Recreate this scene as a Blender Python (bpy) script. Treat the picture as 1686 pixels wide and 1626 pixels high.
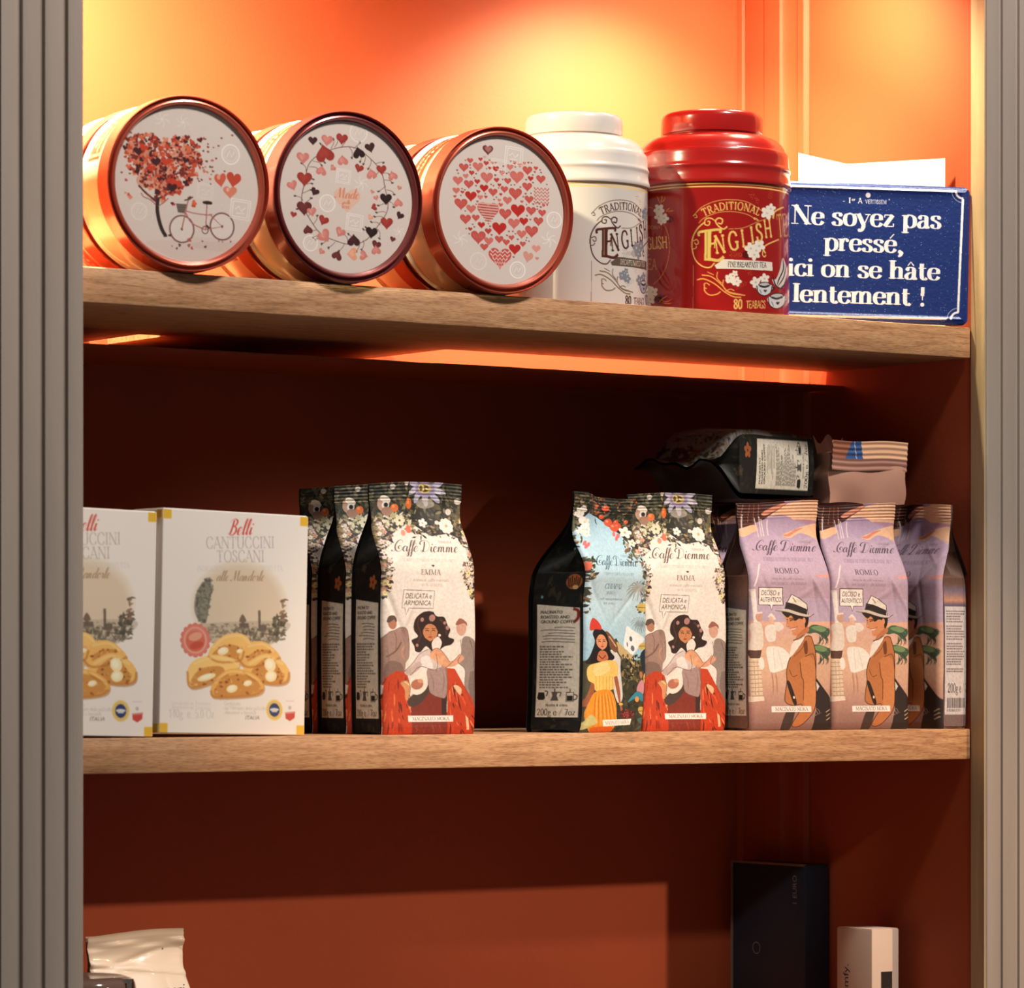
import bpy, bmesh, math, random
import numpy as np
from mathutils import Vector, Matrix, Euler

scene = bpy.context.scene
for _o in list(bpy.data.objects):
    bpy.data.objects.remove(_o, do_unlink=True)
COL = scene.collection
R = math.radians
RNG = np.random.RandomState(7)

# ------------------------------------------------------------------ camera, world, lights, exposure
cam_data = bpy.data.cameras.new('camera')
cam_data.sensor_fit = 'HORIZONTAL'
cam_data.sensor_width = 36.0
cam_data.lens = 136.65
cam_data.shift_x = 0.0
cam_data.shift_y = 0.1762
cam_data.clip_start = 0.05
cam = bpy.data.objects.new('camera', cam_data)
COL.objects.link(cam)
cam.location = (-1.51738, -2.71171, 0.05068)
cam.rotation_euler = (R(90), 0, R(-35.498))
cam_data.dof.use_dof = True
cam_data.dof.focus_distance = 3.48
cam_data.dof.aperture_fstop = 13.0
scene.camera = cam

scene.view_settings.view_transform = 'Standard'
scene.view_settings.look = 'None'
scene.view_settings.exposure = 0.0
scene.view_settings.gamma = 1.0
scene.view_settings.use_curve_mapping = False
scene.cycles.caustics_reflective = False
scene.cycles.caustics_refractive = False

world = bpy.data.worlds.new('shop_room')
scene.world = world
world.use_nodes = True
world.node_tree.nodes['Background'].inputs[0].default_value = (1.0, 0.93, 0.87, 1)
world.node_tree.nodes['Background'].inputs[1].default_value = 0.095


def aim(o, target):
    d = Vector(target) - o.location
    o.rotation_euler = d.to_track_quat('-Z', 'Y').to_euler()


def area_light(name, loc, target, size, energy, color, spread=180, shape='DISK'):
    d = bpy.data.lights.new(name, 'AREA')
    d.shape = shape
    d.size = size
    d.energy = energy
    d.color = color
    d.spread = R(spread)
    o = bpy.data.objects.new(name, d)
    COL.objects.link(o)
    o.location = loc
    aim(o, target)
    return o


def spot_light(name, loc, target, angle, blend, energy, color, radius):
    d = bpy.data.lights.new(name, 'SPOT')
    d.spot_size = R(angle)
    d.spot_blend = blend
    d.energy = energy
    d.color = color
    d.shadow_soft_size = radius
    o = bpy.data.objects.new(name, d)
    COL.objects.link(o)
    o.location = loc
    aim(o, target)
    return o


# shop ceiling lamp, above and a little to the right of the case
area_light('shop_ceiling_lamp', (0.80, -1.55, 2.34), (0.5, 0.0, 0.2), 0.32, 83, (1.0, 0.92, 0.84))
# added narrow spot from the left, brightens the side labels of the bags
spot_light('added_label_spot', (-1.5, -1.9, 1.0), (0.46, 0.03, 0.07), 10, 1.0, 115, (1.0, 0.90, 0.80), 0.04)
# warm track spot aimed at the lower shelves
spot_light('shop_track_spot', (1.78, -3.0, 1.12), (0.54, 0.05, -0.25), 18.0, 0.5, 260, (1.0, 0.66, 0.40), 0.03)
# puck spots recessed in the top of the case
for _x, _y, _t, _a, _e in ((0.040, 0.060, 0.10, 150, 78), (0.742, 0.150, 0.75, 118, 35), (0.800, 0.060, 0.90, 150, 18)):
    spot_light('case_puck_lamp', (_x, _y, 0.758), (_t, 0.27, 0.40), _a, 1.0, _e, (1.0, 0.92, 0.58), 0.012)


# ------------------------------------------------------------------ helpers: tags, meshes, materials
def tag(o, label=None, cat=None, group=None, kind=None):
    if label:
        o['label'] = label
    if cat:
        o['category'] = cat
    if group:
        o['group'] = group
    if kind:
        o['kind'] = kind
    return o


def empty(name, loc=(0, 0, 0), rot=(0, 0, 0)):
    o = bpy.data.objects.new(name, None)
    o.empty_display_size = 0.02
    COL.objects.link(o)
    o.location = loc
    o.rotation_euler = rot
    return o


def link(name, me, mat=None, parent=None, loc=None, rot=None):
    o = bpy.data.objects.new(name, me)
    COL.objects.link(o)
    if mat is not None and len(me.materials) == 0:
        me.materials.append(mat)
    if parent is not None:
        o.parent = parent
    if loc is not None:
        o.location = loc
    if rot is not None:
        o.rotation_euler = rot
    return o


def copy_tree(root):
    new = root.copy()
    COL.objects.link(new)
    for ch in list(root.children):
        c = ch.copy()
        COL.objects.link(c)
        c.parent = new
        for g in list(ch.children):
            d = g.copy()
            COL.objects.link(d)
            d.parent = c
    return new


def mesh_of(bm, name, sharp=35):
    me = bpy.data.meshes.new(name)
    bm.normal_update()
    bm.to_mesh(me)
    bm.free()
    me.polygons.foreach_set('use_smooth', np.ones(len(me.polygons), bool))
    me.set_sharp_from_angle(angle=R(sharp))
    return me


def add_box(bm, x0, x1, y0, y1, z0, z1, bevel=0.0, seg=2):
    vs = [bm.verts.new(p) for p in ((x0, y0, z0), (x1, y0, z0), (x1, y1, z0), (x0, y1, z0),
                                    (x0, y0, z1), (x1, y0, z1), (x1, y1, z1), (x0, y1, z1))]
    fs = [bm.faces.new([vs[i] for i in f]) for f in ((3, 2, 1, 0), (4, 5, 6, 7), (0, 1, 5, 4), (1, 2, 6, 5), (2, 3, 7, 6), (3, 0, 4, 7))]
    if bevel > 0:
        es = list({e for f in fs for e in f.edges})
        bmesh.ops.bevel(bm, geom=es, offset=bevel, segments=seg, affect='EDGES', profile=0.5)


def box_mesh(name, x0, x1, y0, y1, z0, z1, bevel=0.0, seg=2):
    bm = bmesh.new()
    add_box(bm, x0, x1, y0, y1, z0, z1, bevel, seg)
    return mesh_of(bm, name)


def lathe(name, prof, segs=96, axis='Z', cap0=True, cap1=True, sharp=38):
    bm = bmesh.new()
    rings = []
    for (r, h) in prof:
        ring = []
        for i in range(segs):
            a = 2 * math.pi * i / segs
            c, s = r * math.cos(a), r * math.sin(a)
            p = (c, s, h) if axis == 'Z' else (c, h, s)
            ring.append(bm.verts.new(p))
        rings.append(ring)
    for k in range(len(rings) - 1):
        for i in range(segs):
            j = (i + 1) % segs
            bm.faces.new((rings[k][i], rings[k][j], rings[k + 1][j], rings[k + 1][i]))
    if cap0:
        bm.faces.new(list(reversed(rings[0])))
    if cap1:
        bm.faces.new(rings[-1])
    bmesh.ops.recalc_face_normals(bm, faces=bm.faces)
    return mesh_of(bm, name, sharp)


def lin(c):
    c = np.asarray(c, float)
    return np.where(c <= 0.04045, c / 12.92, ((c + 0.055) / 1.055) ** 2.4)


def rgb(r, g, b):
    v = lin(np.array([r, g, b]) / 255.0)
    return (float(v[0]), float(v[1]), float(v[2]), 1.0)


def grid_mesh(name, P, col=None, mask=None, flip=False):
    """A regular grid of points P (h, w, 3) as one smooth mesh; col (h, w, 3) linear colours on its points."""
    h, w = P.shape[:2]
    idx = np.arange(h * w).reshape(h, w)
    a, b, c, d = idx[:-1, :-1].ravel(), idx[:-1, 1:].ravel(), idx[1:, 1:].ravel(), idx[1:, :-1].ravel()
    F = np.stack([a, d, c, b] if not flip else [a, b, c, d], 1)
    if mask is not None:
        F = F[mask[:h - 1, :w - 1].ravel()]
        used = np.unique(F)
        remap = np.full(h * w, -1, int)
        remap[used] = np.arange(len(used))
        F = remap[F]
        V = P.reshape(-1, 3)[used]
        Cc = None if col is None else col.reshape(-1, 3)[used]
    else:
        V = P.reshape(-1, 3)
        Cc = None if col is None else col.reshape(-1, 3)
    me = bpy.data.meshes.new(name)
    me.vertices.add(len(V))
    me.vertices.foreach_set('co', np.ascontiguousarray(V, np.float32).ravel())
    me.loops.add(F.size)
    me.loops.foreach_set('vertex_index', np.ascontiguousarray(F, np.int32).ravel())
    me.polygons.add(len(F))
    me.polygons.foreach_set('loop_start', np.arange(0, F.size, 4, dtype=np.int32))
    me.update(calc_edges=True)
    me.polygons.foreach_set('use_smooth', np.ones(len(F), bool))
    if Cc is not None:
        at = me.color_attributes.new('print', 'FLOAT_COLOR', 'POINT')
        at.data.foreach_set('color', np.concatenate([Cc, np.ones((len(Cc), 1))], 1).astype(np.float32).ravel())
    me.validate()
    return me


def new_mat(name):
    m = bpy.data.materials.new(name)
    m.use_nodes = True
    nt = m.node_tree
    return m, nt, nt.nodes['Principled BSDF']


def add_bump(nt, p, scale, strength, dist=0.001, detail=4, stretch=(1, 1, 1)):
    tc = nt.nodes.new('ShaderNodeTexCoord')
    mp = nt.nodes.new('ShaderNodeMapping')
    mp.inputs['Scale'].default_value = stretch
    n = nt.nodes.new('ShaderNodeTexNoise')
    n.inputs['Scale'].default_value = scale
    n.inputs['Detail'].default_value = detail
    b = nt.nodes.new('ShaderNodeBump')
    b.inputs['Strength'].default_value = strength
    b.inputs['Distance'].default_value = dist
    nt.links.new(tc.outputs['Object'], mp.inputs['Vector'])
    nt.links.new(mp.outputs['Vector'], n.inputs['Vector'])
    nt.links.new(n.outputs['Fac'], b.inputs['Height'])
    nt.links.new(b.outputs['Normal'], p.inputs['Normal'])
    return n


def mat_plain(name, col, rough=0.5, metal=0.0, var=0.12, vscale=20, bump=0.15, bscale=120, coat=0.0, spec=0.5, stretch=(1, 1, 1)):
    """Principled colour with a procedural noise variation and fine relief."""
    m, nt, p = new_mat(name)
    p.inputs['Roughness'].default_value = rough
    p.inputs['Metallic'].default_value = metal
    p.inputs['Coat Weight'].default_value = coat
    p.inputs['Coat Roughness'].default_value = 0.08
    p.inputs['Specular IOR Level'].default_value = spec
    if bump:
        add_bump(nt, p, bscale, bump, stretch=stretch)
    tc = nt.nodes.new('ShaderNodeTexCoord')
    mp = nt.nodes.new('ShaderNodeMapping')
    mp.inputs['Scale'].default_value = stretch
    n = nt.nodes.new('ShaderNodeTexNoise')
    n.inputs['Scale'].default_value = vscale
    n.inputs['Detail'].default_value = 6
    r = nt.nodes.new('ShaderNodeValToRGB')
    c = np.array(col[:3])
    r.color_ramp.elements[0].position = 0.3
    r.color_ramp.elements[1].position = 0.7
    r.color_ramp.elements[0].color = (*np.clip(c * (1 - var), 0, 1), 1)
    r.color_ramp.elements[1].color = (*np.clip(c * (1 + var), 0, 1), 1)
    nt.links.new(tc.outputs['Object'], mp.inputs['Vector'])
    nt.links.new(mp.outputs['Vector'], n.inputs['Vector'])
    nt.links.new(n.outputs['Fac'], r.inputs['Fac'])
    nt.links.new(r.outputs['Color'], p.inputs['Base Color'])
    return m


def mat_print(name, rough=0.4, coat=0.0, metal=0.0, bump=0.05, bscale=300, spec=0.5, grain=0.06):
    """Flat print: colours come from the mesh's own 'print' attribute, broken up by a fine procedural grain."""
    m, nt, p = new_mat(name)
    a = nt.nodes.new('ShaderNodeAttribute')
    a.attribute_name = 'print'
    tc = nt.nodes.new('ShaderNodeTexCoord')
    n = nt.nodes.new('ShaderNodeTexNoise')
    n.inputs['Scale'].default_value = 900
    n.inputs['Detail'].default_value = 3
    mr = nt.nodes.new('ShaderNodeMapRange')
    mr.inputs['To Min'].default_value = 1 - grain
    mr.inputs['To Max'].default_value = 1 + grain
    mx = nt.nodes.new('ShaderNodeVectorMath')
    mx.operation = 'SCALE'
    nt.links.new(tc.outputs['Object'], n.inputs['Vector'])
    nt.links.new(n.outputs['Fac'], mr.inputs['Value'])
    nt.links.new(a.outputs['Color'], mx.inputs[0])
    nt.links.new(mr.outputs['Result'], mx.inputs['Scale'])
    nt.links.new(mx.outputs['Vector'], p.inputs['Base Color'])
    p.inputs['Roughness'].default_value = rough
    p.inputs['Metallic'].default_value = metal
    p.inputs['Coat Weight'].default_value = coat
    p.inputs['Coat Roughness'].default_value = 0.1
    p.inputs['Specular IOR Level'].default_value = spec
    if bump:
        add_bump(nt, p, bscale, bump)
    return m


def mat_wood(name, c_dark, c_mid, c_light, rough=0.55, seed=0.0):
    m, nt, p = new_mat(name)
    L = nt.links.new
    tc = nt.nodes.new('ShaderNodeTexCoord')
    mp = nt.nodes.new('ShaderNodeMapping')
    mp.inputs['Scale'].default_value = (7.0, 85.0, 85.0)
    mp.inputs['Location'].default_value = (seed, seed * 2, seed)
    L(tc.outputs['Object'], mp.inputs['Vector'])
    n1 = nt.nodes.new('ShaderNodeTexNoise')
    n1.inputs['Scale'].default_value = 3.0
    n1.inputs['Detail'].default_value = 8
    n1.inputs['Roughness'].default_value = 0.62
    n1.inputs['Distortion'].default_value = 0.6
    L(mp.outputs['Vector'], n1.inputs['Vector'])
    r1 = nt.nodes.new('ShaderNodeValToRGB')
    r1.color_ramp.elements[0].position = 0.28
    r1.color_ramp.elements[0].color = c_dark
    r1.color_ramp.elements[1].position = 0.72
    r1.color_ramp.elements[1].color = c_light
    e = r1.color_ramp.elements.new(0.5)
    e.color = c_mid
    L(n1.outputs['Fac'], r1.inputs['Fac'])
    # fine dark pores along the grain
    mp2 = nt.nodes.new('ShaderNodeMapping')
    mp2.inputs['Scale'].default_value = (60.0, 600.0, 600.0)
    L(tc.outputs['Object'], mp2.inputs['Vector'])
    n2 = nt.nodes.new('ShaderNodeTexNoise')
    n2.inputs['Scale'].default_value = 2.0
    n2.inputs['Detail'].default_value = 4
    L(mp2.outputs['Vector'], n2.inputs['Vector'])
    r2 = nt.nodes.new('ShaderNodeValToRGB')
    r2.color_ramp.elements[0].position = 0.33
    r2.color_ramp.elements[0].color = (0.55, 0.5, 0.45, 1)
    r2.color_ramp.elements[1].position = 0.52
    r2.color_ramp.elements[1].color = (1, 1, 1, 1)
    L(n2.outputs['Fac'], r2.inputs['Fac'])
    # a few knots
    v = nt.nodes.new('ShaderNodeTexVoronoi')
    v.inputs['Scale'].default_value = 9.0
    L(tc.outputs['Object'], v.inputs['Vector'])
    r3 = nt.nodes.new('ShaderNodeValToRGB')
    r3.color_ramp.elements[0].position = 0.03
    r3.color_ramp.elements[0].color = (0.42, 0.33, 0.26, 1)
    r3.color_ramp.elements[1].position = 0.075
    r3.color_ramp.elements[1].color = (1, 1, 1, 1)
    L(v.outputs['Distance'], r3.inputs['Fac'])
    m1 = nt.nodes.new('ShaderNodeMix')
    m1.data_type = 'RGBA'
    m1.blend_type = 'MULTIPLY'
    m1.inputs['Factor'].default_value = 0.8
    L(r1.outputs['Color'], m1.inputs['A'])
    L(r2.outputs['Color'], m1.inputs['B'])
    m2 = nt.nodes.new('ShaderNodeMix')
    m2.data_type = 'RGBA'
    m2.blend_type = 'MULTIPLY'
    m2.inputs['Factor'].default_value = 0.8
    L(m1.outputs['Result'], m2.inputs['A'])
    L(r3.outputs['Color'], m2.inputs['B'])
    L(m2.outputs['Result'], p.inputs['Base Color'])
    b = nt.nodes.new('ShaderNodeBump')
    b.inputs['Strength'].default_value = 0.35
    b.inputs['Distance'].default_value = 0.0006
    L(n2.outputs['Fac'], b.inputs['Height'])
    L(b.outputs['Normal'], p.inputs['Normal'])
    p.inputs['Roughness'].default_value = rough
    return m


M_wall = mat_plain('orange_satin_paint', (0.36, 0.068, 0.024), 0.6, spec=0.35, var=0.05, vscale=6, bump=0.12, bscale=260)
M_jamb = mat_plain('bare_jamb_wood', rgb(176, 152, 118), 0.6, var=0.14, vscale=5, bump=0.25, bscale=40, stretch=(30, 30, 2))
M_post = mat_plain('taupe_gloss_paint', rgb(154, 141, 131), 0.5, var=0.10, vscale=4, bump=0.25, bscale=90, stretch=(6, 6, 0.6))
M_shelf_up = mat_wood('oak_shelf_wood', rgb(152, 104, 68), rgb(192, 142, 100), rgb(210, 164, 120), seed=0.3)
M_shelf_low = mat_wood('honey_shelf_wood', rgb(152, 104, 68), rgb(192, 142, 100), rgb(210, 164, 120), seed=3.7)
M_baffle = mat_plain('raw_dark_board', rgb(52, 36, 28), 0.8, var=0.2, vscale=30)
M_outside = mat_plain('grey_case_paint', rgb(110, 100, 90), 0.6)

# ------------------------------------------------------------------ the case: walls, posts, mouldings
ZB, ZT = -0.45, 0.78
XR, YB = 0.9445, 0.336          # faces of the right side wall and of the back wall


def struct(name, me, mat, parent=None, label=None):
    o = link(name, me, mat, parent)
    if parent is None:
        o['kind'] = 'structure'
        if label:
            o['label'] = label
    return o


wall_back = struct('wall_back', box_mesh('wall_back', -0.05, XR + 0.03, YB, YB + 0.02, ZB, ZT), M_wall, label='orange painted back wall of the display case')
wall_right = struct('wall_right', box_mesh('wall_right', XR, XR + 0.02, 0.0, YB, ZB, ZT), M_wall, label='orange panelled right side wall of the display case')
wall_left = struct('wall_left', box_mesh('wall_left', -0.05, -0.03, 0.0, YB, ZB, ZT), M_wall, label='orange left side wall of the display case')
struct('ceiling', box_mesh('ceiling', -0.05, XR + 0.03, 0.0, YB + 0.02, ZT, ZT + 0.02), M_wall, label='top board of the display case')
struct('floor', box_mesh('floor', -0.05, XR + 0.03, -0.02, YB + 0.02, ZB - 0.02, ZB), M_outside, label='bottom board of the display case')


def moulding(name, prof, z0, z1, mat, parent=None, label=None):
    """A closed (x, y) outline extruded upright."""
    bm = bmesh.new()
    a = [bm.verts.new((x, y, z0)) for x, y in prof]
    b = [bm.verts.new((x, y, z1)) for x, y in prof]
    n = len(prof)
    for i in range(n):
        j = (i + 1) % n
        bm.faces.new((a[i], a[j], b[j], b[i]))
    bm.faces.new(list(reversed(a)))
    bm.faces.new(b)
    bmesh.ops.recalc_face_normals(bm, faces=bm.faces)
    return struct(name, mesh_of(bm, name, 30), mat, parent, label)


# corner bead, stile and ogee moulding around the sunk panel of the right wall
t = XR + 0.001
moulding('corner_bead', [(t, 0.3355), (t, 0.327), (XR - 0.004, 0.327), (XR - 0.009, 0.3298), (XR - 0.0105, 0.3355)], ZB, ZT, M_wall, wall_right)
moulding('panel_stile', [(t, 0.3268), (XR - 0.007, 0.3268), (XR - 0.007, 0.2975), (XR - 0.004, 0.2955), (t, 0.2955)], ZB, ZT, M_wall, wall_right)
og = [(t, 0.2953), (XR - 0.0085, 0.2953), (XR - 0.0085, 0.2735)]
for k in range(7):
    a = k / 6 * math.pi / 2
    og.append((XR - 0.0085 + 0.0065 * math.sin(a), 0.2735 - 0.020 * (1 - math.cos(a)) - 0.002))
og += [(XR - 0.002, 0.2490), (XR - 0.0062, 0.2462), (XR - 0.0062, 0.2372), (XR - 0.0015, 0.2340), (t, 0.2340)]
moulding('panel_moulding', og, ZB, ZT, M_wall, wall_right)


def fluted(x_edge, grooves, x_end, yf, yb, gw=0.0056, gd=0.0040):
    """Outline of a post whose front face at y=yf carries upright grooves."""
    sgn = 1 if x_end > x_edge else -1
    p = [(x_edge, yb), (x_edge, yf + 0.0012), (x_edge + sgn * 0.0008, yf + 0.0003), (x_edge + sgn * 0.0016, yf)]
    for g in grooves:
        p += [(g - sgn * (gw * 0.5 + 0.0030), yf), (g - sgn * gw * 0.5, yf + 0.0007), (g - sgn * gw * 0.38, yf + gd * 0.8), (g, yf + gd),
              (g + sgn * gw * 0.38, yf + gd * 0.8), (g + sgn * gw * 0.5, yf + 0.0007), (g + sgn * (gw * 0.5 + 0.0030), yf)]
    p += [(x_end, yf), (x_end, yb)]
    return p


moulding('trim_1', fluted(-0.0123, [-0.0286, -0.0491, -0.0689], -0.0855, -0.020, -0.0002), ZB, ZT, M_post, label='grey fluted wooden post at the left edge of the case')
moulding('trim_2', fluted(0.9461, [0.9640, 0.9851, 1.006], 1.03, -0.020, -0.0002), ZB, ZT, M_post, label='grey fluted wooden post at the right edge of the case')
moulding('trim_3', [(0.9440, -0.0185), (0.9459, -0.0185), (0.9459, -0.0002), (0.9440, -0.0002)], ZB, ZT, M_jamb, label='bare wooden jamb edge inside the right post')
moulding('trim_4', [(-0.0860, -0.004), (-0.16, -0.004), (-0.16, 0.02), (-0.0860, 0.02)], ZB, ZT, M_outside, label='recessed board left of the left post')


# ------------------------------------------------------------------ shelves
def rough_board(name, x0, x1, y0, y1, z0, z1, jag):
    """Thin board whose front edge is torn a little."""
    bm = bmesh.new()
    n = 160
    rr = np.random.RandomState(3)
    f = np.convolve(rr.uniform(-1, 1, n + 1), np.ones(5) / 5, 'same') * jag
    rows = []
    for i in range(n + 1):
        x = x0 + (x1 - x0) * i / n
        rows.append([bm.verts.new((x, y0 + f[i], z0)), bm.verts.new((x, y0 + f[i], z1 + 0.4 * f[i])), bm.verts.new((x, y1, z1)), bm.verts.new((x, y1, z0))])
    for i in range(n):
        for k in range(4):
            m = (k + 1) % 4
            bm.faces.new((rows[i][k], rows[i + 1][k], rows[i + 1][m], rows[i][m]))
    bm.faces.new(rows[0])
    bm.faces.new(list(reversed(rows[-1])))
    bmesh.ops.recalc_face_normals(bm, faces=bm.faces)
    return mesh_of(bm, name)


def make_shelf(z, mat, label, baffle=True):
    back = 0.105 if baffle else 0.2355
    s = empty('shelf', (0.458, 0.10, z))
    tag(s, label, 'shelf', 'shelves of the display case')
    bm = bmesh.new()
    add_box(bm, -0.487, 0.4855, -0.10, back, -0.0285, 0.0, 0.0012)
    if baffle:      # shaped deeper behind the tins to shade the wall, notched for a lit patch
        for xa, xb, ya, yb in ((-0.487, -0.276, back - 0.0015, 0.2345), (-0.248, 0.030, back - 0.0015, 0.2345), (-0.278, -0.246, back - 0.0015, 0.130)):
            add_box(bm, xa, xb, ya, yb, -0.0285, 0.0)
    link('board', mesh_of(bm, 'board'), mat, s)
    if baffle:
        link('light_baffle', rough_board('light_baffle', -0.487, 0.4855, 0.082, 0.2355, -0.0465, -0.0435, 0.0016), M_wall, s)  # thin board added to stop lamp light falling through the rear gap
    return s


make_shelf(0.375, M_shelf_up, 'upper oak shelf board carrying round tins, tea caddies and a blue sign')
make_shelf(0.0, M_shelf_low, 'middle honey coloured shelf board carrying biscuit boxes and coffee bags', False)
make_shelf(-0.375, M_shelf_low, 'lowest shelf board under the white pouch, jar and small cartons', False)

# ------------------------------------------------------------------ flat print: a small vector painter whose result becomes point colours
class Print:
    """Paints vector art (polygons, strokes, lettering) into an array; local drawing coordinates are mapped to the print by self.T."""

    def __init__(self, w, h, T, base, ss=2):
        self.w, self.h, self.ss, self.T = w, h, ss, T
        self.buf = np.empty((h * ss, w * ss, 3), np.float32)
        self.buf[:] = np.array(base) / 255.0
        self.o = (0, 0, 1.0)

    def local(self, ox, oy, s):
        self.o = (ox, oy, s)

    def px(self, pts):
        p = np.asarray(pts, float).reshape(-1, 2)
        q = np.stack([self.o[0] + p[:, 0] / self.o[2], self.o[1] + p[:, 1] / self.o[2]], 1)
        uv = self.T(q)
        return np.stack([uv[:, 0] * self.w * self.ss, (1 - uv[:, 1]) * self.h * self.ss], 1)

    def _mask(self, polys, join=False):
        """Boolean mask (and its corner) of the union of polygons given in print pixels."""
        H, W = self.buf.shape[:2]
        allp = np.concatenate(polys)
        if not np.isfinite(allp).all():
            return None
        x0, y0 = max(int(allp[:, 0].min()) - 1, 0), max(int(allp[:, 1].min()) - 1, 0)
        x1, y1 = min(int(allp[:, 0].max()) + 2, W), min(int(allp[:, 1].max()) + 2, H)
        if x1 <= x0 or y1 <= y0:
            return None
        out = np.zeros((y1 - y0, x1 - x0), bool)
        groups = [polys] if join else [[p] for p in polys]
        for g in groups:
            A = np.concatenate(g)
            B = np.concatenate([np.roll(p, -1, 0) for p in g])
            ya, yb = max(int(A[:, 1].min()) - 1, y0), min(int(A[:, 1].max()) + 2, y1)
            if yb <= ya:
                continue
            ys = np.arange(ya, yb) + 0.5
            c = (A[None, :, 1] <= ys[:, None]) != (B[None, :, 1] <= ys[:, None])
            r, e = np.nonzero(c)
            if len(r) == 0:
                continue
            a, b = A[e], B[e]
            x = a[:, 0] + (ys[r] - a[:, 1]) / (b[:, 1] - a[:, 1]) * (b[:, 0] - a[:, 0])
            xi = np.clip(np.ceil(x - 0.5).astype(int) - x0, 0, x1 - x0)
            d = np.zeros((yb - ya, x1 - x0 + 1), np.int32)
            np.add.at(d, (r, xi), 1)
            out[ya - y0:yb - y0] |= (np.cumsum(d, 1)[:, :-1] % 2).astype(bool)
        return out, x0, y0

    def _put(self, m, col, a=1.0):
        if m is None:
            return
        mask, x0, y0 = m
        v = self.buf[y0:y0 + mask.shape[0], x0:x0 + mask.shape[1]]
        c = np.array(col, np.float32) / 255.0
        v[mask] = v[mask] * (1 - a) + c * a

    def poly(self, pts, col, a=1.0, smooth=False):
        p = spline(pts, True) if smooth else np.asarray(pts, float).reshape(-1, 2)
        self._put(self._mask([self.px(p)]), col, a)

    def ell(self, cx, cy, rx, ry, col, a=1.0, rot=0.0, n=28):
        t = np.linspace(0, 2 * np.pi, n, endpoint=False)
        x, y = rx * np.cos(t), ry * np.sin(t)
        c, s = math.cos(rot), math.sin(rot)
        self.poly(np.stack([cx + x * c - y * s, cy + x * s + y * c], 1), col, a)

    def ring(self, cx, cy, rx, ry, w, col, a=1.0):
        t = np.linspace(0, 2 * np.pi, 40, endpoint=False)
        o = np.stack([cx + rx * np.cos(t), cy + ry * np.sin(t)], 1)
        i = np.stack([cx + (rx - w) * np.cos(t), cy + (ry - w) * np.sin(t)], 1)
        self._put(self._mask([self.px(o), self.px(i)], True), col, a)

    def rect(self, x0, y0, x1, y1, col, a=1.0):
        self.poly([(x0, y0), (x1, y0), (x1, y1), (x0, y1)], col, a)

    def frame(self, pts, w, col, a=1.0):
        p = list(pts) + [pts[0]]
        self.line(p, w, col, a)

    def line(self, pts, w, col, a=1.0, smooth=False, taper=False):
        p = spline(pts, False) if smooth else np.asarray(pts, float)
        ww = np.full(len(p), float(w))
        if taper:
            ww *= np.clip(np.sin(np.linspace(0.08, np.pi - 0.08, len(p))) * 1.2, 0.15, 1)
        self._put(self._mask([self.px(q) for q in ribbon(p, ww)]), col, a)

    def heart(self, cx, cy, s, col, a=1.0, rot=0.0, ax=1.0):
        t = np.linspace(0, 2 * np.pi, 30, endpoint=False)
        x = 16 * np.sin(t) ** 3 / 16.0
        y = -(13 * np.cos(t) - 5 * np.cos(2 * t) - 2 * np.cos(3 * t) - np.cos(4 * t)) / 16.0
        c, sn = math.cos(rot), math.sin(rot)
        self.poly(np.stack([cx + s * ax * (x * c - y * sn), cy + s * (x * sn + y * c)], 1), col, a)

    def vgrad(self, pts, stops, a=1.0, smooth=False):
        """Fill an outline with colour stops [(y, colour)] running down the print."""
        p = spline(pts, True) if smooth else np.asarray(pts, float).reshape(-1, 2)
        m = self._mask([self.px(p)])
        if m is None:
            return
        mask, x0, y0 = m
        ys = [self.px([(p[:, 0].mean(), s[0])])[0, 1] for s in stops]
        cs = np.array([s[1] for s in stops], float) / 255.0
        yy = np.arange(y0, y0 + mask.shape[0]) + 0.5
        rows = np.stack([np.interp(yy, ys, cs[:, k]) for k in range(3)], 1)
        v = self.buf[y0:y0 + mask.shape[0], x0:x0 + mask.shape[1]]
        full = np.broadcast_to(rows[:, None, :], v.shape)
        v[mask] = v[mask] * (1 - a) + full[mask] * a

    def leaves(self, n, where, palette, size, rng, a=1.0, thin=0.38):
        """n small pointed leaves at points drawn by where(rng) -> (x, y)."""
        for _ in range(n):
            x, y = where(rng)
            s = rng.uniform(*size)
            th = rng.uniform(0, 2 * np.pi)
            c, sn = math.cos(th), math.sin(th)
            k = thin * rng.uniform(0.6, 1.3)
            P = [(-s, 0), (-s * .3, -s * k), (s * .4, -s * k * .8), (s, 0), (s * .4, s * k * .8), (-s * .3, s * k)]
            self.poly([(x + px * c - py * sn, y + px * sn + py * c) for px, py in P], palette[rng.randint(len(palette))], a)

    def flower(self, cx, cy, r, col, mid, n=5, rot=0.0, ax=1.0):
        for k in range(n):
            t = rot + 2 * math.pi * k / n
            self.ell(cx + ax * r * .58 * math.cos(t), cy + r * .58 * math.sin(t), r * .46 * ax, r * .36, col, rot=t)
        self.ell(cx, cy, r * .2 * ax, r * .2, mid)

    def strokes(self, polys, col, a=1.0):
        self._put(self._mask([self.px(q) for q in polys]), col, a)

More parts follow.
